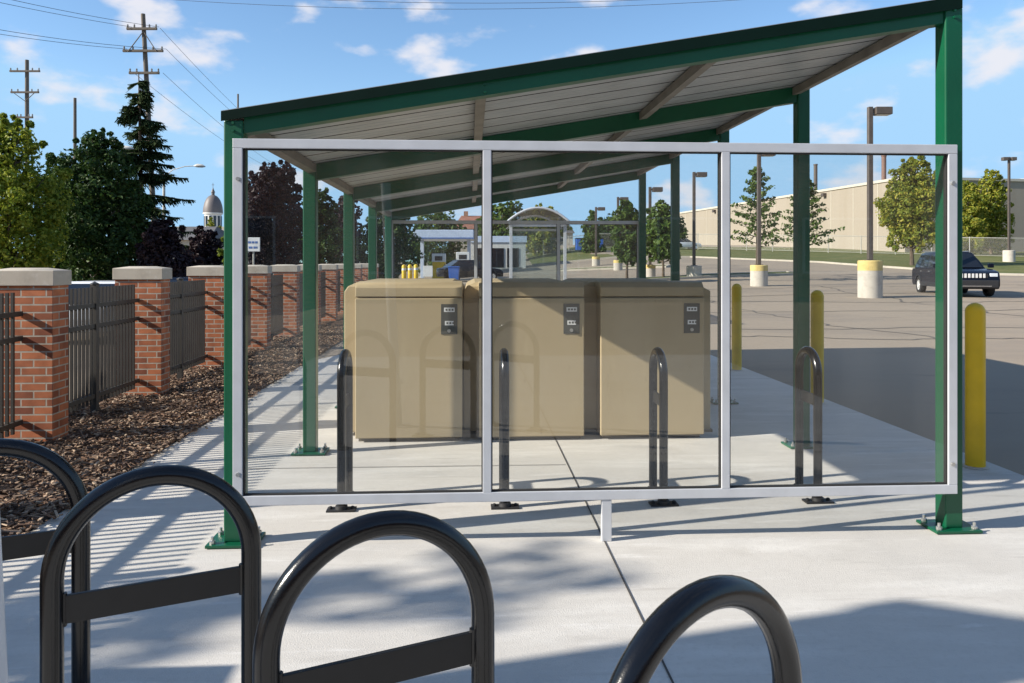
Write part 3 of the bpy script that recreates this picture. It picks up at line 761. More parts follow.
upole('distant wooden pole above the roof corner, seen over the shelter', 238, 80, 94, 0, [], .13)
def wire(a, b, sag, r=.011, n=20, mb=None):
    P = [Vector(a).lerp(Vector(b), i / n) - Vector((0, 0, sag * 4 * (i / n) * (1 - i / n))) for i in range(n + 1)]
    mb.tube(P, r, 5)
def atp(px, d, py): x, y = spot(px, d); return (x, y, zat(py, d))
mb = MB()
wire(atp(132, d1, 27), (-25.8, 18, 11.4), .5, mb=mb); wire(atp(159, d1, 27), (-24.2, 18, 11.4), .6, mb=mb)
wire(atp(127, d1, 49), (-25.6, 18, 10.2), .7, mb=mb); wire(atp(166, d1, 49), (-24.5, 18, 10.2), .8, mb=mb)
tag(mb.build('overhead_wires', M['wire'], uv=False), 'dark overhead wires sagging from the leaning pole to the upper left corner', 'wires')
mb = MB()
wire(atp(160, d1, 28), atp(300, 92, 158), .7, .011, mb=mb); wire(atp(166, d1, 49), atp(306, 92, 166), .7, .011, mb=mb)
wire(atp(163, d1, 73), atp(298, 92, 176), .7, .011, mb=mb); wire(atp(134, d1, 73), atp(290, 92, 176), .7, .011, mb=mb)
tag(mb.build('overhead_wires', M['wire'], uv=False), 'dark overhead wires running from the leaning pole down behind the shelter roof', 'wires')
mb = MB()
wire(atp(-300, 70, -60), atp(1300, 64, -70), 6.45, .018, 40, mb); wire(atp(-300, 72, -80), atp(1350, 66, -90), 7.9, .02, 40, mb)
tag(mb.build('overhead_wires', M['wire'], uv=False), 'pair of thin wires crossing the sky above the shelter roof', 'wires')
# street lamps with curved arms
for px, d, top, s, lb in ((164, 37, 166, 1, 'cobra-head street lamp on a long arm right of the spruce'), (112, 33, 148, 1, 'cobra-head street lamp showing pale against the dark tree and spruce')):
    x, y = spot(px, d); z0 = gz(x, y); H = zat(top, d) - z0; k = d / F
    t = thing('street_lamp', lb, 'street lamp', (x, y, z0), -YAW)
    mb = MB(); mb.tube([(0, 0, -.1), (0, 0, H - .5)], [.09, .06], 10); mb.build('mast', M['galv'], t)
    mb = MB(); L = 30 * k * (1 if px > 150 else .3)
    mb.tube([(0, 0, H - .5), (L * .3, 0, H - .18), (L * .7, 0, H - .02), (L, 0, H)], .02, 8); mb.build('arm', M['galv'], t)
    mb = MB(); mb.tube([(L, 0, H), (L + .15, 0, H + .02), (L + .4, 0, H), (L + .55, 0, H - .03)], [.03, .09, .08, .02], 12); mb.build('lamp_head', M['lens'], t)

# ------------------------------------------------------------------ car-park light poles
def light_pole(label, px, d, ytop, ybase_top, ybot, wpx, hx, band, cap_only=False):
    x, y = spot(px, d); z0 = gz(x, y); k = d / F
    hb = (ybot - ybase_top) * k; H = zat(ytop, d) - z0; r = wpx * k / 2
    t = thing('light_pole', label, 'light pole', (x, y, z0), -YAW, 'light poles of the car park')
    mb = MB(); mb.lathe([(r, -.4), (r, hb - .03), (r - .03, hb)], 28); b = mb.build('concrete_base', M['precast'], t)
    if band:
        q = MB(); q.lathe([(r + .004, hb * .73), (r + .004, hb - .028), (r - .026, hb + .004), (r * .4, hb + .004)], 28); q.build('painted_band', M['yellowfade'], b)
    q = MB(); q.box(-.17, .17, -.17, .17, hb + .0045, hb + .03); q.box(-.085, .085, -.085, .085, hb + .0305, H); q.build('shaft', M['poleb'], t, bevel=.01, seg=1)
    for s in ((1,) if hx == 1 else (-1, 1)):
        q = MB(); w = .62 if hx == 1 else .42
        a0, a1 = (.15, .15 + w); q.box(min(s * a0, s * a1), max(s * a0, s * a1), -.2, .2, H - .30, H - .02)
        q.box(min(s * .0855, s * .149), max(s * .0855, s * .149), -.05, .05, H - .22, H - .1)
        hd = q.build('lamp_head', M['poleb'], t, bevel=.02)
        q = MB(); q.box(min(s * (a0 + .06), s * (a1 - .06)), max(s * (a0 + .06), s * (a1 - .06)), -.15, .15, H - .312, H - .3015); q.build('lens', M['lens'], hd)
    return t
light_pole('brown light pole in a yellow-banded concrete base beside the dark blue car', 870, 29, 107, 262, 299, 23, 1, True)
light_pole('light pole in a yellow-banded concrete base in front of the open-branched young tree', 759, 38, 150, 268, 289, 17, 1, True)
light_pole('light pole in a plain concrete base left of the middle glass mullion', 694, 47, 172, 265, 277, 15, 1, False)
light_pole('light pole in a yellow-banded base between the two farthest right posts', 650, 48, 187, 263, 276, 11, 1, True)
light_pole('light pole in a yellow-banded base behind the fresh green young tree', 618, 58, 197, 260, 270, 9, 1, True)
light_pole('farthest light pole, in a yellow-banded base right of the bus shelter', 596, 66, 207, 260, 269, 8, 1, True)
light_pole('double-headed light pole in a plain pale base at the right edge', 1009, 66, 157, 250, 263, 11, 2, False)

# ------------------------------------------------------------------ dark blue SUV
def suv(label, x, y, z, rz, paint):
    t = thing('parked_car', label, 'car', (x, y, z), rz)
    # x forward, y left; body as side profile lofted across the width
    L2, Wd = 2.25, .91
    low = [(-2.2, .42), (-2.24, .62), (-2.22, .95), (-2.12, 1.08), (1.05, 1.10), (1.5, 1.08), (2.02, 1.0), (2.14, .93), (2.2, .66), (2.2, .42), (2.1, .30), (-2.1, .30)]
    def arch(cx): return [(cx + .40 * math.cos(a), .36 + .40 * math.sin(a)) for a in [math.pi * q / 10 for q in range(11)]]
    poly = [(-2.1, .34), (-2.2, .42), (-2.24, .62), (-2.23, .95), (-2.14, 1.06), (1.02, 1.07), (1.5, 1.05), (2.0, .97), (2.13, .90), (2.19, .66), (2.19, .42), (2.08, .30)]
    poly = poly + [(p_) for p_ in arch(1.38) if p_[1] >= .30] + [(p_) for p_ in arch(-1.32) if p_[1] >= .30]
    mb = MB(); n = len(poly)
    secs = []
    for w, sc in ((-Wd, .965), (-Wd * .93, 1.0), (Wd * .93, 1.0), (Wd, .965)):
        secs.append([((px_ * (1 if abs(w) < Wd else .985)), w, .72 + (pz - .72) * sc) for px_, pz in poly])
    vs = [v for s_ in secs for v in s_]
    fs = [tuple(range(n)), tuple(range(3 * n, 4 * n))] + [(a * n + i, a * n + (i + 1) % n, (a + 1) * n + (i + 1) % n, (a + 1) * n + i) for a in range(3) for i in range(n)]
    mb.add(vs, fs); body = mb.build('body', paint, t, smoothang=40)
    # greenhouse
    mb = MB()
    b = [(-2.12, 1.06), (.95, 1.075)]; 
    base = [(-2.14, -.84), (1.0, -.84), (1.0, .84), (-2.14, .84)]
    top = [(-1.78, -.64), (.15, -.66), (.15, .66), (-1.78, .64)]
    mid = [(-2.0, -.76), (.62, -.76), (.62, .76), (-2.0, .76)]
    vs = [(a, c, 1.06) for a, c in base] + [(a, c, 1.36) for a, c in mid] + [(a, c, 1.68) for a, c in top] + [(a * .9 - .05, c * .8, 1.735) for a, c in top]
    fs = [(3, 2, 1, 0), (12, 13, 14, 15)] + [(r_ * 4 + q, r_ * 4 + (q + 1) % 4, r_ * 4 + 4 + (q + 1) % 4, r_ * 4 + 4 + q) for r_ in range(3) for q in range(4)]
    mb.add(vs, fs); mb.build('cabin', paint, t, bevel=.03)
    def onside(s, pts, nm, m, off=.012):
        q = MB()
        def P(a, zc):
            if zc < 1.36: yy = .84 - .08 * (zc - 1.06) / .3
            else: yy = .76 - .11 * (zc - 1.36) / .32
            return yy
        k0 = [(a, s * (P(a, zc) + off), zc) for a, zc in pts]; k1 = [(a, s * (P(a, zc) - .02), zc) for a, zc in pts]; m_ = len(pts)
        q.add(k0 + k1, [tuple(range(m_)), tuple(range(m_, 2 * m_))] + [(i, (i + 1) % m_, m_ + (i + 1) % m_, m_ + i) for i in range(m_)])
        return q.build(nm, m, t)
    for s in (-1, 1):
        onside(s, [(-.38, 1.10), (.78, 1.10), (.57, 1.36), (.18, 1.62), (-.38, 1.62)], 'side_window', M['darkglass'])
        onside(s, [(-1.32, 1.10), (-.46, 1.10), (-.46, 1.62), (-1.32, 1.62)], 'side_window', M['darkglass'])
        onside(s, [(-1.95, 1.12), (-1.42, 1.10), (-1.42, 1.61), (-1.70, 1.60), (-1.9, 1.36)], 'side_window', M['darkglass'])
        for cx in (1.38, -1.32):
            q = MB(); prof = [(.22, -.11), (.34, -.11), (.365, -.08), (.365, .08), (.34, .11), (.22, .11)]
            n2 = 28; vs = [(cx + r_ * math.cos(2 * math.pi * a / n2), s * .80 + w_, .365 + r_ * math.sin(2 * math.pi * a / n2)) for r_, w_ in prof for a in range(n2)]
            m_ = len(prof); fs = [(i * n2 + a, i * n2 + (a + 1) % n2, ((i + 1) % m_) * n2 + (a + 1) % n2, ((i + 1) % m_) * n2 + a) for i in range(m_) for a in range(n2)]
            q.add(vs, fs)
            wh = thing_part = q.build('wheel', M['rubber'], t, smoothang=50)
            q = MB()
            for a in range(5):
                an = a * 2 * math.pi / 5
                T = Matrix.Translation((cx, s * .885, .365)) @ Matrix.Rotation(an, 4, 'Y')
                q.box(.03, .225, -.015, .015, -.035, .035, 0, T)
            q.tube([(cx, s * .86, .365), (cx, s * .905, .365)], .06, 14)
            vs = []; n3 = 28
            ringp = [(.225, .84), (.235, .90), (.215, .90), (.205, .84)]
            vs = [(cx + r_ * math.cos(2 * math.pi * a / n3), s * w_, .365 + r_ * math.sin(2 * math.pi * a / n3)) for r_, w_ in ringp for a in range(n3)]
            q.add(vs, [(i * n3 + a, i * n3 + (a + 1) % n3, ((i + 1) % 4) * n3 + (a + 1) % n3, ((i + 1) % 4) * n3 + a) for i in range(4) for a in range(n3)])
            q.build('rim', M['slat'], wh)
            q = MB(); q.tube([(cx, s * .80, .365), (cx, s * .835, .365)], .22, 24); q.build('brake_disc', M['plastic'], wh)
            q = MB(); pts = [(cx + rr_ * math.cos(a), s * (Wd * .99 + w_), .36 + rr_ * math.sin(a)) for a in [math.pi * v_ / 14 for v_ in range(15)] for rr_, w_ in ((.40, .0), (.40, .022), (.455, .022), (.455, 0))]
            q.add(pts, [(v_ * 4 + e, v_ * 4 + (e + 1) % 4, v_ * 4 + 4 + (e + 1) % 4, v_ * 4 + 4 + e) for v_ in range(14) for e in range(4)]); q.build('wheel_arch_trim', M['plastic'], t)
        q = MB(); q.box(1.02, 1.16, min(s * .88, s * 1.08), max(s * .88, s * 1.08), 1.1, 1.26); q.build('mirror', paint, t, bevel=.03)
        q = MB(); q.box(2.10, 2.165, min(s * .56, s * .84), max(s * .56, s * .84), .76, .895); q.build('headlight', M['lamp'], t, bevel=.02)
        q = MB(); q.box(2.17, 2.21, min(s * .55, s * .7), max(s * .55, s * .7), .50, .58); q.build('fog_light', M['lamp'], t, bevel=.01)
        for hx in (.1, -.9):
            q = MB(); q.box(hx - .09, hx + .09, min(s * .905, s * .935), max(s * .905, s * .935), .93, .965); q.build('door_handle', M['chrome'], t, bevel=.006)
        q = MB(); q.box(-1.7, .1, min(s * .56, s * .6), max(s * .56, s * .6), 1.735, 1.765); q.build('roof_rail', M['chrome'], t, bevel=.01)
        q = MB(); q.box(-.9, .98, min(s * .9, s * .925), max(s * .9, s * .925), .34, .52); q.build('sill_trim', M['plastic'], t, bevel=.01)
        q = MB(); q.box(-2.25, -2.2, min(s * .66, s * .86), max(s * .66, s * .86), .85, 1.05); q.build('tail_light', M['redpaint'], t, bevel=.01)
    q = MB()
    q.add([(.985 + .012, -.72, 1.10), (.985 + .012, .72, 1.10), (.635, .66, 1.36), (.215, .56, 1.64), (.215, -.56, 1.64), (.635, -.66, 1.36)], [(0, 1, 2, 5), (5, 2, 3, 4)])
    q.build('windscreen', M['darkglass'], t, loc=(.035, 0, .012))
    q = MB(); q.box(2.12, 2.192, -.5, .5, .72, .88); gr = q.build('grille', M['plastic'], t, bevel=.01)
    for i in range(7):
        a = -.44 + i * .1275
        q = MB(); q.box(2.185, 2.21, a, a + .075, .725, .885); q.build('grille_slot', M['slat'], gr, bevel=.006)
    q = MB(); q.box(2.13, 2.245, -.86, .86, .34, .64); q.build('bumper', M['plastic'], t, bevel=.04)
    q = MB(); q.box(2.246, 2.256, -.6, .6, .40, .43); q.build('bumper_trim', M['chrome'], t)
    q = MB(); q.box(-2.28, -2.16, -.86, .86, .36, .62); q.build('bumper', M['plastic'], t, bevel=.04)
    return t
az = R(30 + 3.13)
al = R(18)
tc = Vector((-math.sin(az), -math.cos(az))); rt = Vector((math.cos(az), -math.sin(az)))
f = tc * math.cos(al) + rt * math.sin(al)
x, y = spot(953, 31)
suv('dark blue off-road car with a seven-slot chrome grille behind the right shelter post', x, y, gz(x, y) - .02, math.atan2(f.y, f.x), M['navy'])
def sedan(label, x, y, rz, paint, group=None):
    t = thing('parked_car', label, 'car', (x, y, gz(x, y)), rz, group)
    mb = MB()
    poly = [(-2.1, .3), (-2.15, .6), (-2.1, .88), (-1.3, .95), (.9, .93), (1.9, .82), (2.12, .6), (2.1, .3)]
    mb.prism(poly, lambda u, v, w: (u, w, v), -.86, .86); mb.build('body', paint, t, bevel=.07, seg=3)
    mb = MB(); lo = [(-1.75, -.8), (1.05, -.8), (1.05, .8), (-1.75, .8)]; hi = [(-1.05, -.6), (.3, -.6), (.3, .6), (-1.05, .6)]
    mb.add([(a, b, .92) for a, b in lo] + [(a, b, 1.38) for a, b in hi], [(3, 2, 1, 0), (0, 1, 5, 4), (1, 2, 6, 5), (2, 3, 7, 6), (3, 0, 4, 7), (4, 5, 6, 7)]); mb.build('windows', M['darkglass'], t, bevel=.04)
    mb = MB(); mb.add([(a * 1.02, b * 1.02, 1.375) for a, b in hi] + [(a * .92, b * .9, 1.43) for a, b in hi], [(3, 2, 1, 0), (0, 1, 5, 4), (1, 2, 6, 5), (2, 3, 7, 6), (3, 0, 4, 7), (4, 5, 6, 7)]); mb.build('roof', paint, t, bevel=.02)
    for cx in (-1.3, 1.3):
        for s in (-1, 1):
            mb = MB(); mb.tube([(cx, s * .68, .31), (cx, s * .885, .31)], .31, 22); w = mb.build('wheel', M['rubber'], t)
            mb = MB(); mb.tube([(cx, s * .886, .31), (cx, s * .895, .31)], .2, 18); mb.build('rim', M['chrome'], w)
    return t
x, y = spot(113, 19.5); sedan('white car parked in the street behind the nearest fence panel', x, y, R(88), M['whitecar'])
x, y = spot(186, 24); sedan('dark car half hidden behind the second brick pillar', x, y, R(85), M['navy'])

# ------------------------------------------------------------------ buildings
def pt(px, d): return Vector((*spot(px, d), 0))
# long windowless warehouse: its wall recedes to the left
A = pt(905, 87); B = pt(676, 152); ux = (B - A).normalized(); vx = Vector((ux.y, -ux.x, 0))
if vx.x < 0: vx = -vx
t = thing('warehouse', 'long windowless beige warehouse behind the car park', 'warehouse', (A.x, A.y, 2.4), math.atan2(ux.y, ux.x))
Lw = (B - A).length; s_ = -1 if (Matrix.Rotation(math.atan2(ux.y, ux.x), 3, 'Z') @ Vector((0, 1, 0))).dot(vx) < 0 else 1
TOP = 11.2 - 2.4
mb = MB(); mb.box(0, Lw, min(0, s_ * 60), max(0, s_ * 60), -1, TOP - .3); mb.build('wall', M['warehouse'], t, smoothang=0)
mb = MB(); mb.box(-.15, Lw + .15, min(-s_ * .15, s_ * 60), max(-s_ * .15, s_ * 60), TOP - .299, TOP); mb.build('parapet', M['cream'], t)
mb = MB()
for k in range(1, 14): mb.box(Lw * k / 14 - .04, Lw * k / 14 + .04, min(-s_ * .03, -s_ * .003), max(-s_ * .03, -s_ * .003), -.8, TOP - .31)
mb.build('panel_joints', M['cream'], t)
for k in (3, 7, 10):
    mb = MB(); mb.box(Lw * k / 14 + 1, Lw * k / 14 + 1.6, min(-s_ * .5, -s_ * .004), max(-s_ * .5, -s_ * .004), TOP - 1.0, TOP - .55); mb.build('wall_lamp', M['poleb'], t)
for (u, v, h, r, m, lb) in ((14.5, 8, 4.4, .30, 'redpaint', 'short brown'), (30.5, 8, 5.2, .28, 'poleb', 'dark')):
    mb = MB(); mb.lathe([(r * 1.3, TOP), (r * 1.3, TOP + .4), (r, TOP + .45), (r, TOP + h), (r * 1.15, TOP + h), (r * 1.15, TOP + h + .2)], 20, (u, s_ * v, 0)); mb.build('flue', M[m], t)
# dark office building at the right edge
A = pt(945, 118); t = thing('office_building', 'dark slate-grey office building with teal windows at the right edge', 'office', (A.x, A.y, 3.2), -R(28))
mb = MB(); mb.box(0, 60, 0, 30, -1, 10.2); mb.build('wall', M['office'], t, smoothang=0)
mb = MB(); mb.box(4, 58, 8, 28, 10.2, 11.4); mb.build('penthouse', M['white_wall'], t)
mb = MB(); mb.box(-.2, 60.2, -.2, 30.2, 10.205, 10.45); mb.build('parapet', M['office'], t)
for r_ in range(3):
    for c_ in range(14):
        mb = MB(); mb.box(1.2 + c_ * 4.1, 4.4 + c_ * 4.1, -.12, -.01, .5 + r_ * 3.2, 2.3 + r_ * 3.2); w = mb.build('window', M['white_wall'] if r_ else M['office'], t)
        mb = MB(); mb.box(1.32 + c_ * 4.1, 4.28 + c_ * 4.1, -.14, -.121, .62 + r_ * 3.2, 2.18 + r_ * 3.2); mb.build('pane', M['teal'] if r_ == 0 else M['darkglass'], w)
# chain-link fence in front of the warehouse
pts_ = [c2w(*q) for q in ((4, 97), (23, 95), (35, 85), (48.6, 75), (75, 68))]
t = thing('chain_link_fence', 'grey chain-link fence along the grass verge before the warehouse', 'fence', (pts_[0][0], pts_[0][1], 0))
mb = MB(); me_ = MB(); ra = MB(); o = Vector((*pts_[0], 0))
for a, b in zip(pts_, pts_[1:]):
    a, b = Vector((*a, 0)), Vector((*b, 0)); n = max(2, int((b - a).length / 3))
    for k in range(n):
        p = a.lerp(b, k / n); q = a.lerp(b, (k + 1) / n); zp, zq = gz(p.x, p.y) + .1, gz(q.x, q.y) + .1
        pv = p - o; qv = q - o
        mb.tube([(pv.x, pv.y, zp - .1), (pv.x, pv.y, zp + 1.95)], .045, 6)
        ra.tube([(pv.x, pv.y, zp + 1.88), (qv.x, qv.y, zq + 1.88)], .035, 5); ra.tube([(pv.x, pv.y, zp + .12), (qv.x, qv.y, zq + .12)], .02, 5)
        L = (q - p).length; m_ = int(L / .16)
        for i in range(-11, m_):     # crossing wires of the mesh
            for s in (1, -1):
                u0, u1 = i * .16, i * .16 + 1.76; w0, w1 = .12, 1.88
                if u0 < 0: w0 -= u0; u0 = 0
                if u1 > L: w1 -= (u1 - L); u1 = L
                if u1 <= u0: continue
                if s < 0: w0, w1 = 2.0 - w0, 2.0 - w1
                P0 = pv.lerp(qv, u0 / L); P1 = pv.lerp(qv, u1 / L); z0 = zp + (zq - zp) * u0 / L + w0; z1 = zp + (zq - zp) * u1 / L + w1
                hw = .006
                me_.add([(P0.x, P0.y, z0 - hw), (P1.x, P1.y, z1 - hw), (P1.x, P1.y, z1 + hw), (P0.x, P0.y, z0 + hw)], [(0, 1, 2, 3)])
mb.build('posts', M['galv'], t); ra.build('rails', M['galv'], t); me_.build('mesh_fabric', M['galv'], t, smoothang=0, uv=False, fix=False)

def house(label, px, d, yeave, yridge, wpx, depth, wallm, roofm, name='house', win=2, rz=0):
    x, y = spot(px, d); z0 = gz(x, y); k = d / F; W = wpx * k / 2; E = zat(yeave, d) - z0; Rg = zat(yridge, d) - z0
    t = thing(name, label, 'house', (x, y, z0), rz)
    mb = MB(); mb.box(-W, W, 0, depth, -.5, E); mb.build('wall', wallm, t, smoothang=0)
    mb = MB(); mb.add([(-W - .3, -.4, E + .002), (W + .3, -.4, E + .002), (W + .3, depth + .4, E + .002), (-W - .3, depth + .4, E + .002), (-W * .7, depth / 2, Rg), (W * .7, depth / 2, Rg)], [(3, 2, 1, 0), (0, 1, 5, 4), (1, 2, 5), (2, 3, 4, 5), (3, 0, 4)])
    rf = mb.build('roof', roofm, t, smoothang=0)
    if 'domed' not in label: mb = MB(); mb.box(-W * .6, -W * .6 + .7, depth * .5 - .35, depth * .5 + .35, E + (Rg - E) * .5, Rg + .7); mb.build('chimney', M['brick'], rf)
    for i in range(win):
        cx = -W + 2 * W * (i + .5) / win
        mb = MB(); mb.box(cx - .55, cx + .55, -.06, -.002, E - 2.0, E - .6); w = mb.build('window', M['white_wall'], t)
        mb = MB(); mb.box(cx - .47, cx + .47, -.075, -.061, E - 1.92, E - .68); mb.build('pane', M['darkglass'], w)
    return t
house('house with a red tiled roof behind the filling station', 478, 120, 229, 214, 48, 9, M['cream'], M['redroof'])
house('pale house with a grey shingle roof under the domed church', 180, 62, 240, 224, 52, 9, M['cream'], M['greyroof'])
house('brown gabled house roof behind the arched glass bus shelter', 548, 128, 233, 212, 50, 10, M['cream'], M['greyroof'])
# domed church
x, y = spot(213, 190); k = 190 / F; z0 = gz(x, y)
t = thing('domed_church', 'white church drum under a dark dome with a lantern, far behind the trees', 'church', (x, y, z0))
zb = zat(225, 190) - z0; zd = zat(213, 190) - z0; zt_ = zat(195, 190) - z0; r = 9.5 * k
mb = MB(); mb.box(-11, 11, -9, 16, -.5, zb - .8); nav = mb.build('nave', M['cream'], t, smoothang=0)
mb = MB(); mb.lathe([(r * .86, zb - .8), (r * .86, zd - .3), (r * 1.0, zd - .28), (r * 1.0, zd)], 24); dru = mb.build('drum', M['white_wall'], t)
for i in range(12):
    a = 2 * math.pi * i / 12; mb = MB(); T = Matrix.Translation((r * .86 * math.cos(a), r * .86 * math.sin(a), 0)) @ Matrix.Rotation(a, 4, 'Z')
    mb.box(-.05, .08, -.3, .3, zb - .4, zd - .8, 0, T); mb.build('window', M['darkglass'], dru)
hd = zt_ - zd
mb = MB(); mb.lathe([(r * math.cos(q) ** .9, zd + .01 + hd * math.sin(q)) for q in [R(a) for a in range(0, 85, 9)]], 28); dm = mb.build('dome', M['dome'], t)
mb = MB(); mb.lathe([(r * .17, zt_ - .3), (r * .17, zt_ + .6), (r * .22, zt_ + .65), (.12, zt_ + 1.6), (.03, zt_ + 2.0)], 12); ln = mb.build('lantern', M['dome'], dm)
mb = MB(); mb.box(-.04, .04, -.04, .04, zt_ + 1.9, zt_ + 3.0); mb.box(-.3, .3, -.039, .039, zt_ + 2.45, zt_ + 2.55); mb.build('cross', M['dome'], dm)

# filling station
dg = 66; x, y = spot(446, dg); z0 = gz(x, y); k = dg / F
t = thing('filling_station_canopy', 'pale blue filling station canopy on slim columns behind the lockers', 'canopy', (x, y, z0), -YAW)
W = 29 * k; zb, zt_ = zat(240, dg) - z0, zat(231, dg) - z0
mb = MB(); mb.box(-W, W, -2.5, 4, zb, zt_); mb.build('fascia', M['canopy'], t, bevel=.04)
mb = MB(); mb.box(-W - .02, W + .02, -2.53, -2.505, zb + .02, zb + .14); mb.build('stripe', M['signblue'], t)
for cx in (-W * .8, W * .8):
    mb = MB(); mb.box(cx - .14, cx + .14, -.5, -.2, -.1, zb - .002); mb.build('column', M['canopy'], t, bevel=.02)
x, y = spot(498, 72); z0 = gz(x, y)
t = thing('kiosk', 'pale blue filling station kiosk behind the middle mullion', 'kiosk', (x, y, z0), -YAW)
mb = MB(); mb.box(-2.6, 2.6, 0, 4, -.1, zat(237, 72) - z0 - .5); mb.build('wall', M['white_wall'], t, smoothang=0)
mb = MB(); mb.box(-2.7, 2.7, -.1, 4.1, zat(237, 72) - z0 - .499, zat(236, 72) - z0); mb.build('fascia', M['canopy'], t)
for cx in (-1.4, 0, 1.4):
    mb = MB(); mb.box(cx - .55, cx + .55, -.05, -.002, .3, 2.1); mb.build('window', M['darkglass'], t)
def pump(px, d, m, lb):
    x, y = spot(px, d); z0 = gz(x, y); t = thing('fuel_pump', lb, 'fuel pump', (x, y, z0), -YAW, 'fuel pumps')
    mb = MB(); mb.box(-.5, .5, -.3, .3, 0, 1.35); mb.build('cabinet', m, t, bevel=.03)
    mb = MB(); mb.box(-.52, .52, -.32, .32, 1.352, 2.0); h = mb.build('head', M['white'], t, bevel=.03)
    mb = MB(); mb.box(-.3, .3, -.335, -.321, 1.45, 1.8); mb.build('display', M['plastic'], h)
    mb = MB(); mb.tube([(.45, -.33, 1.2), (.62, -.36, .8), (.55, -.38, .4), (.5, -.34, .9)], .03, 8); mb.build('hose', M['rubber'], t)
pump(439, 60, M['yellow'], 'yellow and white fuel pump under the pale blue canopy')
pump(463, 60, M['plastic'], 'dark fuel pump under the right end of the canopy')
# yellow barrier frame, white board and blue bin by the pumps
for px, lb in ((404, 'yellow guard post at the left end of a row of three by the pumps'), (410, 'middle yellow guard post of a row of three by the pumps'), (416, 'yellow guard post at the right end of a row of three by the pumps')):
    x, y = spot(px, 48); t = thing('guard_post', lb, 'bollard', (x, y, gz(x, y)), 0, 'yellow guard posts by the pumps')
    mb = MB(); mb.lathe([(.14, 0), (.14, 1.2), (.10, 1.28), (.03, 1.31)], 16); mb.build('sleeve', M['yellow'], t)
    mb = MB(); mb.lathe([(.143, .95), (.143, 1.08)], 16); mb.build('band', M['white'], t)
x, y = spot(428, 46); t = thing('notice_board', 'small white notice board standing before the fuel pumps', 'sign', (x, y, gz(x, y)), -YAW)
mb = MB(); mb.box(-.28, .28, -.02, .02, .55, 1.2); mb.build('panel', M['white'], t, bevel=.01)
for sx in (-.22, .22):
    mb = MB(); mb.tube([(sx, .025, 0), (sx, .025, 1.1)], .02, 8); mb.build('leg', M['galv'], t)
x, y = spot(454, 46); t = thing('recycling_bin', 'bright blue bin standing before the fuel pumps', 'bin', (x, y, gz(x, y)), -YAW)
mb = MB(); mb.add([(-.25, -.25, .05), (.25, -.25, .05), (.25, .25, .05), (-.25, .25, .05), (-.32, -.3, 1.05), (.32, -.3, 1.05), (.32, .34, 1.05), (-.32, .34, 1.05)], [(3, 2, 1, 0), (4, 5, 6, 7), (0, 1, 5, 4), (1, 2, 6, 5), (2, 3, 7, 6), (3, 0, 4, 7)]); mb.build('tub', M['bluebin'], t, bevel=.02)
mb = MB(); mb.box(-.34, .34, -.33, .37, 1.052, 1.12); mb.build('lid', M['bluebin'], t, bevel=.02)
x, y = spot(470, 52); sedan('dark car parked at the right end of the filling station', x, y, R(20), M['navy'])
x, y = spot(683, 96); sedan('white car parked far off before the chain-link fence', x, y, R(10), M['whitecar'])
x, y = spot(589, 92); t = thing('skip', 'blue waste container in the far corner of the car park', 'container', (x, y, gz(x, y)), -YAW)
mb = MB(); mb.box(-1.6, 1.6, -.9, .9, .15, 1.5); mb.build('tub', M['bluebin'], t, bevel=.05)
mb = MB(); mb.box(-1.65, 1.65, -.95, .95, 1.502, 1.6); mb.build('lid', M['plastic'], t, bevel=.03)

# arched glass bus shelter beyond the bicycle shelter
dbs = 17.5; x, y = spot(538, dbs); k = dbs / F
t = thing('bus_shelter', 'small glass bus shelter with an arched roof beyond the lockers', 'bus shelter', (x, y, 0), -YAW)
hw = 27 * k; ez = zat(224, dbs); tz = zat(209, dbs)
for sx in (-1, 1):
    for yy in (0, 2.6):
        mb = MB(); mb.box(sx * hw - .035, sx * hw + .035, yy - .035, yy + .035, .0, ez); mb.build('post', M['alu'], t, bevel=.005)
def arcp(off): return [(u * (hw + .12), ez + off + (tz - ez) * (1 - u * u)) for u in lin(-1, 1, 16)]
up_, dn = arcp(.03), arcp(0)
mb = MB(); vs = []; m_ = 17
for yy in (-.25, 2.85): vs += [(a, yy, b) for a, b in up_] + [(a, yy, b) for a, b in dn]
fs = []
for i in range(16): fs += [(i, i + 1, 2 * m_ + i + 1, 2 * m_ + i), (m_ + i, 3 * m_ + i, 3 * m_ + i + 1, m_ + i + 1), (i, m_ + i, m_ + i + 1, i + 1), (2 * m_ + i, 2 * m_ + i + 1, 3 * m_ + i + 1, 3 * m_ + i)]
fs += [(0, 2 * m_, 3 * m_, m_), (16, m_ + 16, 3 * m_ + 16, 2 * m_ + 16)]
mb.add(vs, fs); mb.build('roof', glass_mat('smoked_roof', (.50, .48, .45), 1.5, .6), t, smoothang=50)
mb = MB()
for yy in (-.26, 2.83):
    mb.tube([(a, yy, b - .02) for a, b in up_], .025, 8)
mb.build('roof_edge', M['alu'], t)
mb = MB(); mb.box(-hw + .036, hw - .036, -.02, .02, ez - .06, ez); mb.box(-hw + .036, hw - .036, 2.58, 2.62, ez - .06, ez); mb.build('header', M['alu'], t)
for nm, q in (('pane', (-hw + .04, hw - .04, 2.595, 2.605)), ('pane', (-hw + .04, hw - .04, -.005, .005)), ('pane', (-hw - .005, -hw + .005, .04, 2.56)), ):
    mb = MB(); mb.box(q[0], q[1], q[2], q[3], .15, ez - .07); mb.build(nm, M['glass2'], t)
mb = MB(); mb.box(-hw + .1, hw - .1, 1.9, 2.35, .42, .46); mb.box(-hw + .2, -hw + .26, 2.0, 2.25, 0, .419); mb.box(hw - .26, hw - .2, 2.0, 2.25, 0, .419); mb.build('bench', M['wood'], t)

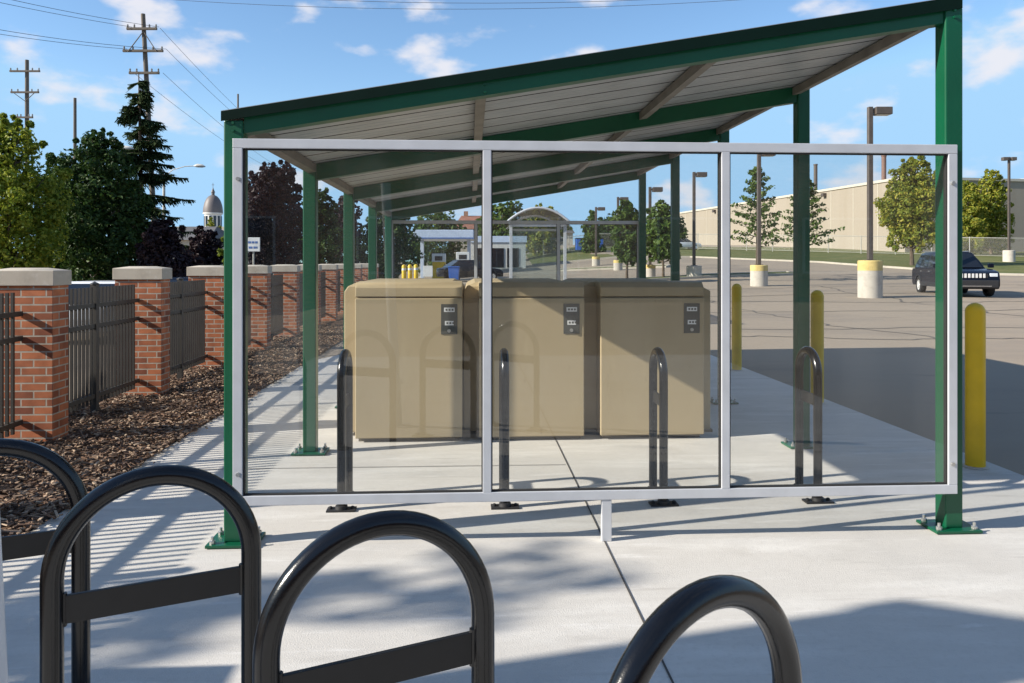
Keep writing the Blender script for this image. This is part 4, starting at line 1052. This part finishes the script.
# white street sign beyond the fence
x, y = spot(253, 26); zc = zat(244.5, 26); k = 26 / F; z0 = gz(x, y)
t = thing('street_sign', 'white street sign with two lines of faint blue lettering beyond the fence', 'sign', (x, y, z0), -YAW)
mb = MB(); mb.box(-7 * k, 7 * k, -.02, .02, zc - 7 * k - z0, zc + 7 * k - z0); pn = mb.build('panel', M['white'], t, bevel=.008)
mb = MB()
for (a, b, zz_) in ((-.16, -.06, 2.2), (-.03, .05, 2.2), (.08, .16, 2.2), (-.14, -.02, -3), (.02, .10, -3), (.12, .15, -3)):
    mb.box(a, b, -.026, -.0205, zc - z0 + zz_ * k - .035, zc - z0 + zz_ * k + .035)
mb.build('lettering', M['signblue'], pn)
mb = MB(); mb.tube([(0, .05, -.1), (0, .05, zc + 6 * k - z0)], .03, 8); mb.build('pole', M['galv'], t)

# brick pylon added out of view to cast the broad shadow on the pavement
t = thing('shadow_blocker', 'tall narrow brick pylon added out of view to the left to throw the broad shadow at the lower right', 'blocker', (-6.1, 1.43, -.4), math.atan2(-.43, .9))
mb = MB(); mb.box(0, .72, -.27, 0, -.2, 4.74); mb.build('shaft', M['brick'], t, smoothang=0)
mb = MB(); mb.box(-.02, .74, -.29, .02, 4.742, 4.9); mb.build('cap', M['stone'], t, bevel=.01)

# unseen brick building added behind the camera to block sky reflections in the glass
t = thing('reflection_blocker', 'long brick building with dark windows, added unseen behind the viewer to block sky reflections in the glass screen', 'building', (0, -24, 0), 0)
mb = MB(); mb.box(-45, 45, -12, 0, -.6, 9); mb.build('wall', M['brick'], t, smoothang=0)
mb = MB(); mb.box(-45.2, 45.2, -12.2, .2, 9.003, 9.5); mb.build('parapet', M['stone'], t)
for i in range(14):
    cx = -41 + i * 6.3
    mb = MB(); mb.box(cx - 1.5, cx + 1.5, .003, .08, 1.0, 3.4); w_ = mb.build('window', M['white_wall'], t)
    mb = MB(); mb.box(cx - 1.4, cx + 1.4, .081, .09, 1.1, 3.3); mb.build('pane', M['darkglass'], w_)

# ------------------------------------------------------------------ sky, sun, camera
sd = Vector((-1, -.23, .56)).normalized()
EL = math.asin(sd.z); AZ = math.atan2(sd.x, sd.y)
w = D.worlds.new('World'); S.world = w; w.use_nodes = True; t = w.node_tree
bg = t.nodes['Background']; bg.inputs['Strength'].default_value = .118
sk = t.nodes.new('ShaderNodeTexSky'); sk.sky_type = 'NISHITA'; sk.sun_disc = False; sk.sun_elevation = EL; sk.sun_rotation = AZ
sk.altitude = 200; sk.air_density = 1.0; sk.dust_density = .2; sk.ozone_density = 2.2
tc_ = t.nodes.new('ShaderNodeTexCoord')
mp = t.nodes.new('ShaderNodeMapping'); mp.inputs['Scale'].default_value = (1, 1, 2.0); mp.inputs['Location'].default_value = (4.9, .5, .4)
n1 = t.nodes.new('ShaderNodeTexNoise'); n1.inputs['Scale'].default_value = 9; n1.inputs['Detail'].default_value = 7; n1.inputs['Roughness'].default_value = .48
link(t, tc_.outputs['Generated'], mp.inputs['Vector']); link(t, mp.outputs['Vector'], n1.inputs['Vector'])
mr = t.nodes.new('ShaderNodeMapRange'); mr.interpolation_type = 'SMOOTHSTEP'
mr.inputs['From Min'].default_value = .545; mr.inputs['From Max'].default_value = .69; mr.inputs['To Max'].default_value = .92
link(t, n1.outputs['Fac'], mr.inputs['Value'])
mx = t.nodes.new('ShaderNodeMix'); mx.data_type = 'RGBA'
mx.inputs[7].default_value = (4.3, 4.3, 4.6, 1)
link(t, mr.outputs['Result'], mx.inputs[0]); dk = t.nodes.new('ShaderNodeMix'); dk.data_type = 'RGBA'; dk.blend_type = 'DARKEN'; dk.inputs[0].default_value = 1
dk.inputs[7].default_value = (2.3, 3.6, 5.0, 1)
link(t, sk.outputs['Color'], dk.inputs[6]); li = t.nodes.new('ShaderNodeMix'); li.data_type = 'RGBA'; li.blend_type = 'LIGHTEN'; li.inputs[0].default_value = 1
li.inputs[7].default_value = (0, 0, 1.6, 1)
link(t, dk.outputs[2], li.inputs[6]); hs = t.nodes.new('ShaderNodeHueSaturation'); hs.inputs['Saturation'].default_value = 1.1
link(t, li.outputs[2], hs.inputs['Color']); link(t, hs.outputs['Color'], mx.inputs[6]); link(t, mx.outputs[2], bg.inputs['Color'])

l = D.lights.new('sun', 'SUN'); l.energy = 5.0; l.angle = R(.53); l.color = (1, .93, .82)
so = D.objects.new('sun', l); C.objects.link(so); so.rotation_euler = sd.to_track_quat('Z', 'Y').to_euler(); so.location = (-30, -10, 30)

cd = D.cameras.new('camera'); co = D.objects.new('camera', cd); C.objects.link(co)
cd.sensor_width = 36; cd.lens = 36 * F / 1024; cd.clip_end = 6000; cd.clip_start = .05
cd.shift_y = -(341.5 - HOR) / 1024
co.location = (0, 0, EYE); co.rotation_euler = (R(90), 0, -YAW)
S.camera = co
vs_ = S.view_settings; vs_.view_transform = 'Standard'; vs_.look = 'None'; vs_.exposure = .76; vs_.gamma = 1; vs_.use_curve_mapping = False
S.cycles.max_bounces = 10; S.cycles.transparent_max_bounces = 24
